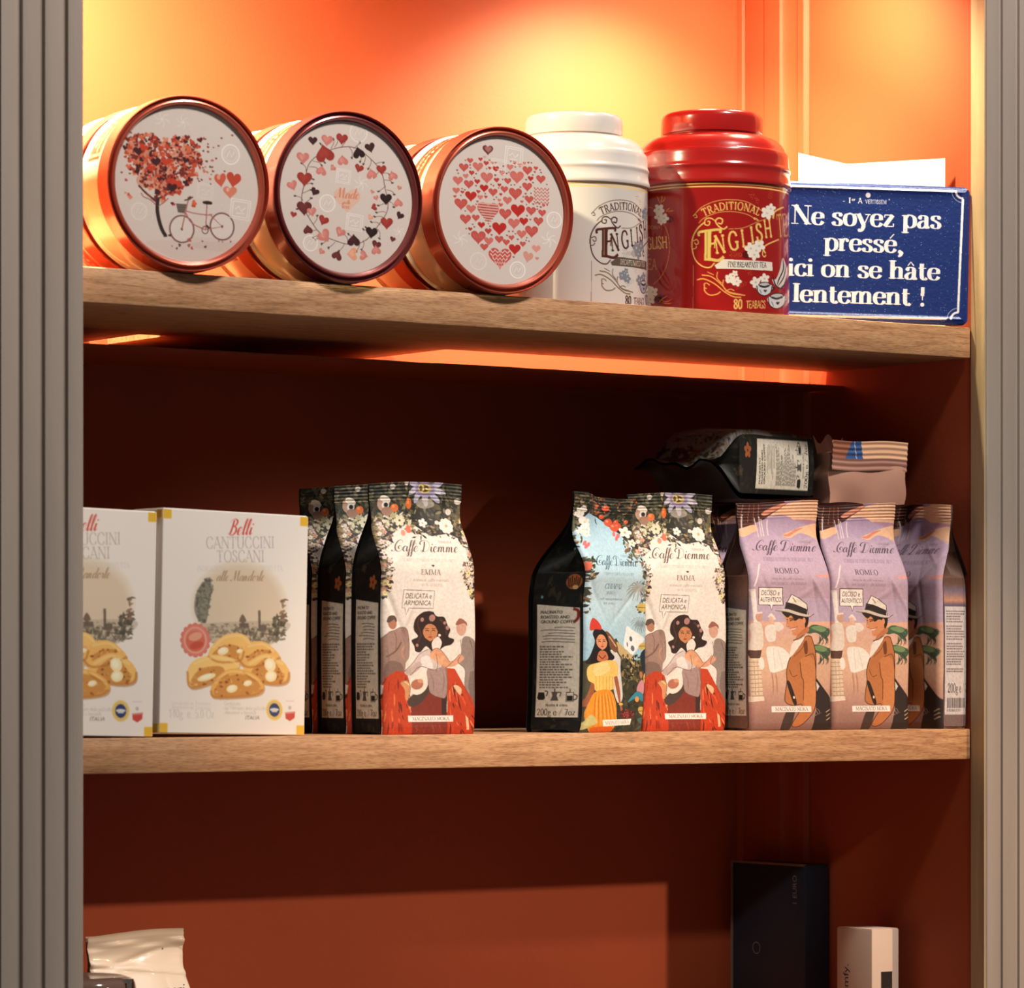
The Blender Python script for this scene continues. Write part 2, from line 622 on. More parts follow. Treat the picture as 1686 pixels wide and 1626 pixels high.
    def text(self, s, x, y, h, col, font='serif', align='c', weight=1.0, xs=1.0, slant=0.0, track=0.0, a=1.0, arc=None, rot=0.0):
        """Lettering of cap height h, baseline at y (y runs down). arc = (cx, cy, r) bends it around a centre."""
        if font == 'sans':
            polys, width = sans(s, track)
        else:
            polys, width = skeleton(s, font, weight, track)
        off = {'c': -width / 2, 'l': 0.0, 'r': -width}[align]
        cr, sr = math.cos(rot), math.sin(rot)
        out = []
        for p in polys:
            X = (p[:, 0] + off) * h * xs + slant * p[:, 1] * h
            Y = p[:, 1] * h
            if arc is not None:
                cx, cy, r = arc
                t = X / r
                out.append(np.stack([cx + (r + Y) * np.sin(t), cy - (r + Y) * np.cos(t)], 1))
            else:
                out.append(np.stack([x + X * cr + Y * sr, y + X * sr - Y * cr], 1))
        self._put(self._mask([self.px(q) for q in out], font == 'sans'), col, a)

    def noise(self, amp, cell, rng):
        H, W = self.buf.shape[:2]
        g = rng.uniform(-1, 1, (H // cell + 2, W // cell + 2)).astype(np.float32)
        yi, xi = np.arange(H) / cell, np.arange(W) / cell
        y0, x0 = yi.astype(int), xi.astype(int)
        fy, fx = (yi - y0)[:, None], (xi - x0)[None, :]
        n = (g[y0][:, x0] * (1 - fy) * (1 - fx) + g[y0 + 1][:, x0] * fy * (1 - fx) + g[y0][:, x0 + 1] * (1 - fy) * fx + g[y0 + 1][:, x0 + 1] * fy * fx)
        self.buf *= (1 + amp * n)[..., None]

    def soften(self, k=1):
        for _ in range(k):
            b = self.buf
            b[1:-1] = (b[:-2] + 2 * b[1:-1] + b[2:]) / 4
            b[:, 1:-1] = (b[:, :-2] + 2 * b[:, 1:-1] + b[:, 2:]) / 4

    def colours(self):
        s = self.ss
        b = np.clip(self.buf, 0, 1).reshape(self.h, s, self.w, s, 3).mean((1, 3))
        return lin(b)


def spline(pts, closed, n=7):
    """Catmull-Rom curve through points."""
    P = np.asarray(pts, float).reshape(-1, 2)
    if len(P) < 3:
        return P
    if closed:
        Q = np.concatenate([P[-1:], P, P[:2]])
    else:
        Q = np.concatenate([2 * P[:1] - P[1:2], P, 2 * P[-1:] - P[-2:-1]])
    t = np.linspace(0, 1, n, endpoint=False)[:, None]
    out = []
    for i in range(1, len(Q) - 2):
        a, b, c, d = Q[i - 1], Q[i], Q[i + 1], Q[i + 2]
        out.append(0.5 * (2 * b + (c - a) * t + (2 * a - 5 * b + 4 * c - d) * t ** 2 + (3 * b - a - 3 * c + d) * t ** 3))
    out = np.concatenate(out)
    return out if closed else np.concatenate([out, P[-1:]])


def ribbon(p, w):
    """Quads along a polyline with a width at each point."""
    p = np.asarray(p, float)
    d = np.gradient(p, axis=0) if len(p) > 2 else np.repeat(p[1:] - p[:1], 2, 0)
    if len(p) > 2:
        d[0], d[-1] = p[1] - p[0], p[-1] - p[-2]
    L = np.linalg.norm(d, axis=1, keepdims=True)
    L[L == 0] = 1
    d = d / L
    nrm = np.stack([-d[:, 1], d[:, 0]], 1) * (np.asarray(w)[:, None] / 2)
    a, b = p + nrm, p - nrm
    ext = d * (np.asarray(w)[:, None] * 0.06)
    return [np.array([a[i] - ext[i], a[i + 1] + ext[i], b[i + 1] + ext[i], b[i] - ext[i]]) for i in range(len(p) - 1)]


_SANS = {}


def sans(s, track=0.0):
    """Outlines of Blender's built-in face, scaled to cap height 1."""
    key = (s, track)
    if key in _SANS:
        return _SANS[key]
    cu = bpy.data.curves.new('lettering', 'FONT')
    cu.body = s
    cu.resolution_u = 3
    cu.space_character = 1.0 + track
    o = bpy.data.objects.new('lettering', cu)
    COL.objects.link(o)
    dg = bpy.context.evaluated_depsgraph_get()
    me = o.evaluated_get(dg).to_mesh()
    V = np.array([v.co[:2] for v in me.vertices]) if len(me.vertices) else np.zeros((0, 2))
    cnt = {}
    for p in me.polygons:
        vs = list(p.vertices)
        for a, b in zip(vs, vs[1:] + vs[:1]):
            k = (min(a, b), max(a, b))
            cnt[k] = cnt.get(k, 0) + 1
    nb = {}
    for (a, b), c in cnt.items():
        if c == 1:
            nb.setdefault(a, []).append(b)
            nb.setdefault(b, []).append(a)
    loops, seen = [], set()
    for st in nb:
        if st in seen:
            continue
        loop, cur, prev = [st], st, None
        seen.add(st)
        while True:
            nx = [q for q in nb[cur] if q != prev and q not in seen]
            if not nx:
                break
            prev, cur = cur, nx[0]
            seen.add(cur)
            loop.append(cur)
        if len(loop) > 2:
            loops.append(V[loop])
    bpy.data.objects.remove(o, do_unlink=True)
    bpy.data.curves.remove(cu)
    k = 1 / 0.69
    loops = [l * k for l in loops]
    x0 = min((l[:, 0].min() for l in loops), default=0)
    x1 = max((l[:, 0].max() for l in loops), default=0)
    loops = [l - np.array([x0, 0]) for l in loops]
    _SANS[key] = (loops, x1 - x0)
    return _SANS[key]


# Stroke skeletons (cap height 1, x-height .64). '~' = curve, 'T' thick, 't' thin, 'o' = dot, '-' = no serifs on this stroke.
SERIF = {
    'A': (.74, ['t.04,0 .38,1', 'T.35,1 .70,0', 't-.17,.34 .56,.34']), 'B': (.66, ['.14,1 .14,0', '~-.14,.98 .42,.97 .53,.76 .42,.55 .14,.53', '~-.14,.53 .46,.51 .58,.27 .44,.03 .14,.02']),
    'C': (.76, ['~-.68,.74 .6,.93 .42,1.01 .2,.9 .08,.5 .2,.1 .42,-.01 .6,.07 .69,.27']), 'D': (.8, ['.14,1 .14,0', '~-.14,.98 .45,.94 .7,.72 .7,.28 .45,.06 .14,.02']),
    'E': (.64, ['.14,1 .14,0', 't-.14,.98 .55,.98', 't-.14,.52 .44,.52', 't-.14,.02 .58,.02', 't-.55,.98 .55,.8', 't-.58,.02 .58,.22', 't-.44,.6 .44,.44']),
    'F': (.6, ['.14,1 .14,0', 't-.14,.98 .55,.98', 't-.14,.52 .44,.52', 't-.55,.98 .55,.8']),
    'G': (.8, ['~-.68,.74 .6,.93 .42,1.01 .2,.9 .08,.5 .2,.1 .42,-.01 .6,.05 .68,.12', '.68,.42 .68,.06', 't-.54,.42 .78,.42']),
    'H': (.82, ['.14,1 .14,0', '.68,1 .68,0', 't-.14,.52 .68,.52']), 'I': (.3, ['.15,1 .15,0']), 'J': (.4, ['~.25,1 .25,.3 .2,.05 .06,.0']),
    'K': (.76, ['.14,1 .14,0', 't.62,1 .16,.42', 'T.3,.58 .66,0']), 'L': (.6, ['.14,1 .14,0', 't-.14,.02 .56,.02', 't-.56,.02 .56,.24']),
    'M': (.96, ['t.12,1 .12,0', 'T-.14,1 .48,.08', 't-.48,.08 .82,1', '.83,1 .83,0']), 'N': (.84, ['t.13,1 .13,0', 'T-.13,1 .7,.02', 't.7,1 .7,0']),
    'O': (.84, ['~-.42,1.01 .18,.88 .08,.5 .18,.12 .42,-.01 .66,.12 .76,.5 .66,.88 .42,1.01']), 'P': (.64, ['.14,1 .14,0', '~-.14,.98 .44,.97 .57,.73 .44,.49 .14,.47']),
    'R': (.72, ['.14,1 .14,0', '~-.14,.98 .42,.97 .54,.75 .42,.53 .14,.51', 'T.36,.5 .62,0']), 'S': (.56, ['~-.46,.78 .4,.95 .27,1.01 .12,.92 .12,.7 .27,.55 .42,.42 .46,.2 .36,.03 .24,-.01 .1,.07 .06,.27']),
    'T': (.7, ['.35,1 .35,0', 't-.04,.98 .66,.98', 't-.05,.98 .05,.78', 't-.65,.98 .65,.78']), 'U': (.8, ['~.14,1 .14,.3 .22,.04 .42,-.01 .6,.06 .67,.3 .67,1']),
    'V': (.72, ['T.05,1 .36,0', 't.36,0 .67,1']), 'Z': (.66, ['t-.08,.98 .58,.98', 'T-.56,.97 .08,.03', 't-.07,.02 .6,.02', 't-.08,.98 .08,.8', 't-.6,.02 .6,.22']), 'Q': (.84, ['~-.42,1.01 .18,.88 .08,.5 .18,.12 .42,-.01 .66,.12 .76,.5 .66,.88 .42,1.01', 'T-.45,.1 .75,-.2']),
    'a': (.56, ['~-.11,.48 .16,.61 .28,.645 .39,.58 .41,.44 .41,.12 .45,.0 .54,.06', '~-.41,.38 .2,.33 .08,.18 .12,.03 .22,-.01 .34,.05 .41,.17', 'o.13,.5,.06']),
    'b': (.6, ['.13,1 .13,0', '~-.13,.48 .24,.62 .36,.645 .5,.53 .53,.32 .5,.1 .36,-.01 .24,.02 .13,.15']), 'c': (.52, ['~-.44,.52 .38,.62 .28,.645 .13,.56 .07,.32 .13,.08 .28,-.01 .41,.05 .47,.17', 'o.42,.5,.06']),
    'd': (.62, ['.48,1 .48,0', '~-.48,.48 .37,.62 .25,.645 .11,.53 .07,.32 .11,.1 .25,-.01 .37,.02 .48,.15']), 'e': (.54, ['t-.08,.35 .47,.35', '~-.47,.35 .45,.55 .29,.645 .13,.56 .07,.32 .13,.08 .29,-.01 .42,.05 .49,.17']),
    'f': (.36, ['~.4,.9 .34,1.0 .24,.97 .18,.84 .18,0', 't-.03,.63 .36,.63', 'o.38,.91,.055']), 'g': (.56, ['~-.26,.645 .12,.58 .1,.42 .24,.25 .4,.32 .42,.5 .26,.645', '~-.16,.27 .1,.16 .2,.06 .42,.02 .5,-.12 .36,-.28 .16,-.28 .06,-.14 .16,.02', 't-.4,.58 .52,.62']),
    'h': (.64, ['.13,1 .13,0', '~.13,.42 .24,.59 .36,.645 .47,.57 .49,.42 .49,0']), 'i': (.28, ['.13,.64 .13,0', 'o.13,.88,.085']), 'k': (.6, ['.13,1 .13,0', 't.46,.64 .15,.27', 'T.25,.38 .5,0']),
    'l': (.28, ['.13,1 .13,0']), 'm': (.96, ['.13,.64 .13,0', '~.13,.42 .23,.59 .34,.645 .44,.57 .46,.42 .46,0', '~.46,.42 .56,.59 .67,.645 .77,.57 .8,.42 .8,0']),
    'n': (.64, ['.13,.64 .13,0', '~.13,.42 .24,.59 .36,.645 .47,.57 .49,.42 .49,0']), 'o': (.58, ['~-.29,.645 .12,.55 .07,.32 .12,.09 .29,-.01 .46,.09 .51,.32 .46,.55 .29,.645']),
    'p': (.62, ['.13,.64 .13,-.3', '~-.13,.48 .24,.62 .36,.645 .51,.53 .55,.32 .51,.1 .36,-.01 .24,.02 .13,.15']), 'q': (.62, ['.48,.64 .48,-.3', '~-.48,.48 .37,.62 .25,.645 .11,.53 .07,.32 .11,.1 .25,-.01 .37,.02 .48,.15']),
    'r': (.46, ['.13,.64 .13,0', '~-.13,.4 .2,.57 .3,.645 .4,.6', 'o.39,.56,.075']), 's': (.48, ['~-.4,.5 .35,.61 .24,.645 .12,.59 .11,.46 .24,.36 .37,.25 .4,.12 .33,.01 .22,-.01 .11,.04 .07,.17', 't-.41,.63 .41,.46', 't-.07,.02 .07,.2']),
    't': (.4, ['~-.17,.86 .17,.2 .22,.03 .31,-.01 .39,.08', 't-.03,.62 .36,.62']), 'u': (.64, ['~.13,.64 .13,.2 .2,.03 .3,-.01 .42,.07 .49,.22', '.49,.64 .49,0']),
    'v': (.56, ['T.06,.64 .29,0', 't.29,0 .5,.64']), 'y': (.56, ['T.06,.64 .3,.02', 't.52,.64 .3,.02', '~-.3,.02 .23,-.18 .14,-.28 .08,-.25', 'o.1,-.22,.07']), 'z': (.5, ['t-.06,.62 .42,.62', 'T-.41,.61 .07,.03', 't-.06,.02 .45,.02', 't-.06,.62 .06,.48', 't-.45,.02 .45,.18']),
    '0': (.6, ['~-.3,1.01 .13,.85 .08,.5 .13,.15 .3,-.01 .47,.15 .52,.5 .47,.85 .3,1.01']), '1': (.4, ['.22,1 .22,0', 't-.08,.82 .22,.98']), '2': (.58, ['~-.1,.75 .14,.93 .28,1.01 .44,.92 .46,.7 .32,.42 .08,.04', 'T-.07,.05 .5,.05']),
    '3': (.56, ['~-.1,.82 .18,.97 .3,1.01 .44,.9 .42,.66 .26,.54', '~-.26,.54 .45,.45 .48,.2 .34,.01 .18,.01 .08,.18']), '4': (.6, ['t-.44,1 .06,.3', 't-.06,.3 .58,.3', '.44,1 .44,0']), '5': (.56, ['t-.14,.97 .48,.97', 't-.14,.97 .12,.55', '~-.12,.55 .3,.62 .48,.45 .46,.14 .28,-.01 .08,.1']), '6': (.58, ['~-.46,.9 .3,1.0 .12,.75 .08,.35 .16,.05 .3,-.01 .46,.1 .48,.35 .32,.56 .1,.4']), '7': (.56, ['t-.06,.97 .5,.97', 'T-.49,.97 .22,0']), '8': (.6, ['~-.3,1.01 .13,.9 .14,.66 .3,.54 .46,.4 .5,.18 .3,-.01 .1,.16 .14,.4 .3,.54 .44,.66 .46,.9 .3,1.01']),
    '9': (.58, ['~-.28,1.01 .12,.9 .09,.66 .2,.45 .34,.42 .48,.58 .47,.86 .28,1.01', '~-.49,.7 .46,.3 .34,.06 .14,0']), '%': (.8, ['~-.22,1 .1,.75 .22,.5 .34,.75 .22,1', '~-.58,.5 .46,.25 .58,0 .7,.25 .58,.5', 't-.62,1 .16,0']),
    ',': (.28, ['~-.14,.06 .2,-.02 .14,-.16 .06,-.22', 'o.13,.04,.085']), '.': (.28, ['o.13,.06,.08']), '!': (.34, ['T-.16,1 .15,.55', 't-.15,.6 .15,.3', 'o.15,.07,.095']), '-': (.4, ['t-.06,.32 .34,.32']), '/': (.5, ['t-.06,-.05 .44,1.02']),
    "'": (.2, ['~-.1,1 .1,.9 .07,.78', 'o.1,.97,.05']), ' ': (.32, []), '·': (.3, ['o.15,.4,.07']), '&': (.8, ['~-.7,.5 .5,.1 .25,-.01 .08,.2 .2,.48 .42,.68 .44,.9 .3,1 .2,.85 .3,.55 .6,.15 .76,.02']),
}
for _a, _b, _acc in (('é', 'e', 't-.24,.74 .42,.98'), ('è', 'e', 't-.38,.74 .18,.98'), ('â', 'a', 't-.14,.74 .27,.95|t-.27,.95 .4,.74')):
    SERIF[_a] = (SERIF[_b][0], SERIF[_b][1] + _acc.split('|'))
SCRIPT = {
    'C': (.72, ['~.70,.78 .66,.97 .5,1.03 .25,.87 .08,.48 .14,.12 .38,-.02 .66,.16 .64,.46 .46,.5 .36,.34 .46,.22', '~-.22,.1 -.12,.0 .02,.04 .1,.14']),
    'D': (.78, ['~.24,.93 .24,.5 .18,.1 .06,-.02 -.06,.08 .04,.14 .3,.0 .58,.14 .7,.52 .58,.9 .24,1.04 -.08,.94 -.16,.74 -.06,.64']),
    'B': (.66, ['~.22,.95 .2,.5 .14,.04', '~-.08,.8 .1,1.0 .36,1.0 .5,.82 .38,.58 .2,.54 .44,.5 .54,.26 .38,.0 .12,.0 -.02,.12']),
    'M': (.95, ['~-.06,.1 .04,-.02 .14,.2 .3,1.0', '~.3,1 .36,.5 .4,.05', '~.4,.05 .56,.6 .7,1.0', '~.7,1.0 .72,.3 .78,.02 .92,.12']),
    'a': (.48, ['~.36,.4 .26,.5 .1,.38 .04,.14 .14,.0 .28,.14 .37,.44', '~.37,.46 .34,.14 .4,.0 .52,.12']), 'e': (.38, ['~.0,.14 .2,.24 .3,.4 .2,.5 .07,.36 .05,.12 .16,-.01 .38,.14']),
    'f': (.26, ['~.0,.1 .16,.4 .3,.84 .28,1.02 .18,.92 .14,.4 .1,-.25 .02,-.44 -.06,-.3 .06,-.04 .26,.12']), 'i': (.26, ['~.0,.14 .1,.46', '~.1,.46 .08,.12 .14,.0 .26,.12', 'o.16,.68,.05']),
    'l': (.26, ['~.0,.12 .18,.55 .24,.9 .16,1.02 .1,.7 .08,.14 .14,.0 .26,.12']), 'm': (.72, ['~.0,.3 .06,.48', '~.07,.48 .07,.2 .04,.0', '~.06,.15 .18,.46 .27,.44 .28,.2 .25,.0', '~.27,.15 .4,.46 .49,.42 .48,.12 .54,.0 .7,.12']),
    'n': (.5, ['~.0,.3 .06,.48', '~.07,.48 .07,.2 .04,.0', '~.06,.15 .18,.46 .27,.42 .26,.12 .32,.0 .48,.12']), 'd': (.5, ['~.34,.4 .26,.5 .1,.38 .04,.14 .14,.0 .28,.14 .36,.44', '~.44,1.0 .36,.4 .34,.12 .4,.0 .52,.12']),
    'o': (.4, ['~.22,.5 .08,.36 .06,.1 .18,-.01 .32,.14 .32,.38 .2,.5 .28,.4 .42,.44']), 'r': (.4, ['~.0,.14 .1,.5 .14,.42 .26,.4 .24,.12 .3,.0 .4,.12']), 't': (.3, ['~.0,.14 .16,.6 .2,.9 .12,.3 .12,.06 .2,.0 .3,.12', 't-.02,.6 .3,.6']),
    'w': (.6, ['~.0,.3 .06,.48 .08,.1 .18,.0 .28,.2 .3,.46 .3,.1 .4,.0 .5,.2 .5,.44 .6,.42']), 'h': (.5, ['~.0,.12 .18,.6 .22,.98 .14,1.0 .08,.4 .04,.0', '~.06,.15 .18,.46 .27,.42 .26,.12 .32,.0 .48,.12']), 'v': (.4, ['~.0,.3 .08,.48 .12,.1 .2,.0 .3,.3 .28,.48 .4,.44']),
    ' ': (.3, []),
}
SCRIPT['è'] = (.38, SCRIPT['e'][1] + ['t.1,.82 .24,.62'])


def skeleton(s, font, weight=1.0, track=0.0):
    """Stroke lettering: a list of polygons and the width of the line, cap height 1."""
    script = font == 'script'
    table = SCRIPT if script else SERIF
    thick, thin = {'serif': (.125 * weight, .045), 'didone': (.18 * weight, .05), 'light': (.075 * weight, .04), 'script': (.085 * weight, .022), 'caps': (.2 * weight, .14 * weight)}[font]
    bold = font == 'didone'
    out, x = [], 0.0
    for ch in s:
        adv, strokes = table.get(ch, (.3, []))
        k = 1.0 + (.08 if bold and ch not in ' ' else 0.0)
        for st in strokes:
            if st[0] == 'o':
                cx, cy, r = (float(v) for v in st[1:].split(','))
                r *= (1.15 if bold else .8) if not script else 1.0
                tt = np.linspace(0, 2 * np.pi, 14, endpoint=False)
                out.append(np.stack([x + cx * k + r * np.cos(tt), cy + r * np.sin(tt)], 1))
                continue
            curve = force = None
            serif = not script
            while st[0] in '~Tt':
                if st[0] == '~':
                    curve = True
                else:
                    force = st[0]
                st = st[1:]
            if st[0] == '-' and not script:
                serif, st = False, st[1:]
            P = np.array([[float(v) for v in q.split(',')] for q in st.split()])
            P[:, 0] = P[:, 0] * k + x
            ends = (P[0].copy(), P[-1].copy(), P[1] - P[0], P[-1] - P[-2])
            if curve:
                P = spline(P, False, 6)
            d = np.gradient(P, axis=0) if len(P) > 2 else np.repeat(P[1:] - P[:1], 2, 0)
            L = np.linalg.norm(d, axis=1)
            L[L == 0] = 1
            if force == 'T':
                w = np.full(len(P), thick)
            elif force == 't':
                w = np.full(len(P), thin)
            elif script:
                down = np.abs(d[:, 1] / L) * (np.sign(-d[:, 1]) * .5 + .5)
                w = thin + (thick - thin) * np.clip(np.convolve(np.pad(down, 2, 'edge'), np.ones(5) / 5, 'valid'), 0, 1)
            else:
                w = thin + (thick - thin) * np.abs(d[:, 1] / L) ** 1.5
            out += ribbon(P, w)
            if serif:
                for e, dd in ((ends[0], -ends[2]), (ends[1], ends[3])):
                    if abs(dd[0]) < .75 * abs(dd[1]) and min(abs(e[1] - v) for v in (0, 1, .64, -.3)) < .02:
                        half = thick * .5 + (.085 if not bold else .075) * (.45 if font == 'caps' else 1)
                        top = e[1] > .3
                        y0 = e[1] - (thin if top else 0)
                        xl = e[0] - half
                        if top and abs(e[1] - 1) > .3:
                            xr = e[0] + thick * .4
                        else:
                            xr = e[0] + half
                        out.append(np.array([(xl, y0), (xr, y0), (xr, y0 + thin), (xl, y0 + thin)]))
        x += adv * k + track + (.03 if not script else 0)
    return out, x


def interp_T(rows, top, bottom):
    """Map drawing coordinates to (u, v): rows = [(y, left, right)], v runs from bottom (0) to top (1)."""
    r = np.array(sorted(rows), float)

    def T(q):
        l, rr = np.interp(q[:, 1], r[:, 0], r[:, 1]), np.interp(q[:, 1], r[:, 0], r[:, 2])
        return np.stack([(q[:, 0] - l) / (rr - l), (bottom - q[:, 1]) / (bottom - top)], 1)
    return T

# ------------------------------------------------------------------ artwork of the coffee bags
WHITE = (220, 210, 200)
GREENS = [(34, 38, 30), (50, 52, 40), (70, 70, 52), (92, 86, 64), (26, 28, 26), (112, 104, 80), (60, 58, 48)]


def face(cv, x, y, w, h, skin, dark):
    cv.ell(x, y, w, h, skin)
    cv.poly([(x - w * .9, y - h * .1), (x - w * .5, y + h * .75), (x, y + h * 1.08), (x + w * .5, y + h * .7), (x + w * .9, y - h * .1)], skin, smooth=True)
    for k in (-1, 1):
        cv.line([(x + k * w * .42 - w * .22, y - h * .02), (x + k * w * .42, y - h * .1), (x + k * w * .42 + w * .22, y)], h * .09, dark, smooth=True)
        cv.line([(x + k * w * .45 - w * .28, y - h * .26), (x + k * w * .45 + w * .26, y - h * .3)], h * .06, dark)
    cv.line([(x + w * .02, y), (x + w * .1, y + h * .34), (x - w * .1, y + h * .38)], h * .05, tuple(int(v * .7) for v in skin), smooth=True)
    cv.poly([(x - w * .3, y + h * .6), (x, y + h * .54), (x + w * .3, y + h * .58), (x, y + h * .74)], (168, 62, 50), smooth=True)


def brand_lines(cv, x0, x1, y, h, ink, name, sub, tag3, base_c):
    """Brand lettering block: x0..x1 is the width of the brand line, y its baseline, h its capital height."""
    c = (x0 + x1) / 2
    _, w = skeleton('Caffè Diemme', 'script')
    cv.text('Caffè Diemme', c, y, h, ink, 'script', weight=1.25, xs=(x1 - x0) / (w * h) * .96, slant=.24)


def make_emma():
    rows = [(798, 609, 768.5), (829, 611, 765), (841, 612, 766), (866, 615, 771), (903, 621, 776), (952, 628, 782), (977, 630, 784.5), (1024, 632, 788), (1152, 629.6, 785), (1207, 626.5, 783)]
    cv = Print(236, 600, interp_T(rows, 795, 1207), WHITE)
    rg = np.random.RandomState(11)
    cv.local(600, 780, 8.13)
    # dark foliage above a white heart of paper
    cv.poly([(-20, -60), (1600, -60), (1640, 900), (1500, 960), (1300, 860), (1130, 780), (900, 820), (700, 690), (560, 660), (420, 760), (260, 880), (60, 1010), (0, 900)], (44, 44, 38))
    top = lambda r: (r.uniform(40, 1480), r.uniform(100, 560))
    cv.leaves(330, top, GREENS, (20, 75), rg)
    cv.leaves(110, lambda r: (r.uniform(60, 1480), r.uniform(200, 720)), [(96, 92, 66), (130, 122, 92), (84, 68, 54), (58, 50, 42)], (16, 50), rg)

    def edge(r):
        s = r.uniform(0, 1)
        y = r.uniform(600, 1650)
        wdt = 70 + 190 * abs(math.sin(y / 170.0)) * (1.0 if y < 1300 else .7)
        left = 110 + (y - 500) * .13
        return (left + r.uniform(0, wdt) * (.8 if y < 950 else .55), y) if s < .5 else (1400 + (y - 700) * .1 - r.uniform(0, wdt) * (.9 if y > 1050 else .6), y)
    cv.leaves(420, edge, [(70, 60, 48), (48, 42, 36), (104, 92, 66), (58, 44, 44), (150, 132, 96), (88, 62, 70), (186, 170, 140), (126, 88, 80)], (16, 48), rg)
    cv.leaves(70, lambda r: (r.uniform(640, 1280), r.uniform(620, 830) + 40 * math.sin(r.uniform(0, 6))), [(66, 58, 44), (98, 84, 60), (46, 42, 36), (150, 124, 90)], (16, 46), rg)
    cv.leaves(90, lambda r: (r.uniform(130, 640), r.uniform(520, 760)), [(196, 190, 160), (170, 158, 116), (214, 205, 188), (120, 112, 80)], (18, 46), rg)
    cv.leaves(40, lambda r: (r.uniform(80, 230), r.uniform(560, 900)), [(186, 160, 122), (150, 132, 100), (120, 104, 80)], (26, 60), rg)
    for k in range(34):
        x, y = edge(rg)
        cv.flower(x, y, rg.uniform(22, 46), [(226, 214, 200), (214, 190, 180), (196, 150, 130), (222, 206, 150)][k % 4], (150, 110, 70), 5, rg.uniform(0, 6))
    # passion flower
    for k in range(9):
        a = -.5 + k * 2 * math.pi / 9
        if -2.7 < a - 2 * math.pi < -.3 and k > 6:
            continue
        cv.ell(880 + 165 * math.cos(a), 215 + 120 * math.sin(a), 105, 36, (188, 182, 196) if k % 2 else (170, 164, 186), rot=a * .9)
    cv.ell(880, 215, 120, 96, (150, 138, 168))
    for k in range(30):
        a = k * 2 * math.pi / 30
        cv.line([(880 + 70 * math.cos(a), 210 + 55 * math.sin(a)), (880 + 135 * math.cos(a), 215 + 108 * math.sin(a))], 7, (120, 104, 140))
    cv.ell(880, 205, 84, 64, (176, 160, 104))
    cv.ell(875, 205, 60, 48, (88, 66, 34))
    for a in (0.3, 2.2, 4.2):
        cv.ell(880 + 34 * math.cos(a), 205 + 26 * math.sin(a), 24, 13, (206, 190, 120), rot=a)
    cv.ell(870, 400, 120, 60, (176, 168, 158), .7)
    # berries, buds, bird
    for x, y, rx, ry in ((618, 400, 50, 72), (410, 455, 50, 52)):
        cv.ell(x, y, rx, ry, (206, 104, 52))
        cv.ell(x - 12, y - 20, rx * .4, ry * .4, (228, 142, 84))
    cv.ell(270, 400, 80, 100, (176, 142, 124))
    cv.ell(300, 340, 70, 46, (216, 206, 190), rot=.5)
    cv.ell(298, 420, 46, 50, (220, 214, 206))
    cv.ell(306, 415, 28, 30, (20, 20, 22))
    cv.ell(310, 500, 70, 60, (146, 110, 92))
    cv.ell(583, 735, 42, 52, (208, 108, 82))
    cv.ell(508, 785, 30, 40, (214, 140, 116))
    for x, y, r in ((385, 180, 34), (1180, 495, 42), (1300, 350, 42), (1010, 640, 28), (210, 665, 26), (580, 130, 40)):
        cv.ell(x, y, r, r, (206, 196, 184))
    cv.flower(1130, 680, 100, (224, 214, 204), (190, 160, 120), 9)
    cv.flower(815, 650, 60, (224, 216, 206), (170, 140, 110), 5)
    cv.flower(470, 620, 75, (206, 200, 170), (100, 90, 60), 6)
    for k in range(10):
        cv.line([(1250 + k * 14, 720 - k * 20), (1330 + k * 4, 380 + k * 30)], 8, (134, 118, 82), a=.8)
    for k in range(4):
        cv.line([(60, 170 + k * 26), (420 - k * 40, 175 + k * 24)], 8, (22, 22, 22), a=.6)
        cv.line([(1080, 240 + k * 26), (1360, 245 + k * 26)], 8, (22, 22, 22), a=.6)
    # lettering
    ink = (70, 52, 46)
    brand_lines(cv, 330, 1235, 1035, 150, ink, '', '', '', WHITE)
    cv.text('I VIAGGI di', 1065, 912, 30, (128, 110, 100), 'light', weight=1.6)
    cv.text('TORREFATTORI IN ITALIA DAL 1927', 800, 1172, 42, (158, 142, 132), 'light', xs=.86, weight=1.2)
    cv.poly([(830, 1218), (858, 1205), (880, 1220), (858, 1238)], ink)
    cv.text('EMMA', 835, 1345, 72, (92, 74, 66), 'serif', track=.06)
    cv.text('miscela di caffè macinato', 845, 1432, 38, (140, 124, 114), 'light', xs=.98)
    cv.text('100% ARABICA', 865, 1497, 36, (150, 134, 124), 'light')
    # lower scene
    cv.local(620, 960, 6.254)
    cv.frame([(255, 65), (568, 72), (562, 252), (248, 250)], 6, (96, 82, 74))
    cv.poly([(285, 240), (320, 240), (293, 318)], WHITE)
    cv.line([(280, 250), (292, 322), (318, 252)], 5, (96, 82, 74))
    cv.text('DELICATA e', 408, 152, 52, (76, 64, 58), 'sans', xs=.66, slant=.12)
    cv.text('ARMONICA', 402, 222, 50, (70, 58, 52), 'sans', xs=.70, slant=.12)
    # man at the left
    cv.poly([(40, 1010), (60, 700), (75, 560), (130, 500), (180, 480), (250, 450), (310, 470), (330, 600), (322, 740), (290, 800), (265, 950), (200, 1010)], (150, 120, 108), smooth=True)
    cv.poly([(85, 1010), (95, 820), (170, 790), (250, 830), (262, 950), (200, 1010)], (122, 96, 88), smooth=True)
    cv.line([(100, 750), (190, 690), (250, 600)], 16, (112, 84, 76), smooth=True)
    cv.ell(168, 405, 46, 64, (164, 112, 88))
    cv.poly([(112, 390), (130, 335), (190, 330), (216, 370), (210, 400), (180, 372), (135, 400)], (84, 66, 58), smooth=True)
    cv.line([(280, 640), (250, 700), (270, 770)], 20, (174, 130, 108), smooth=True)
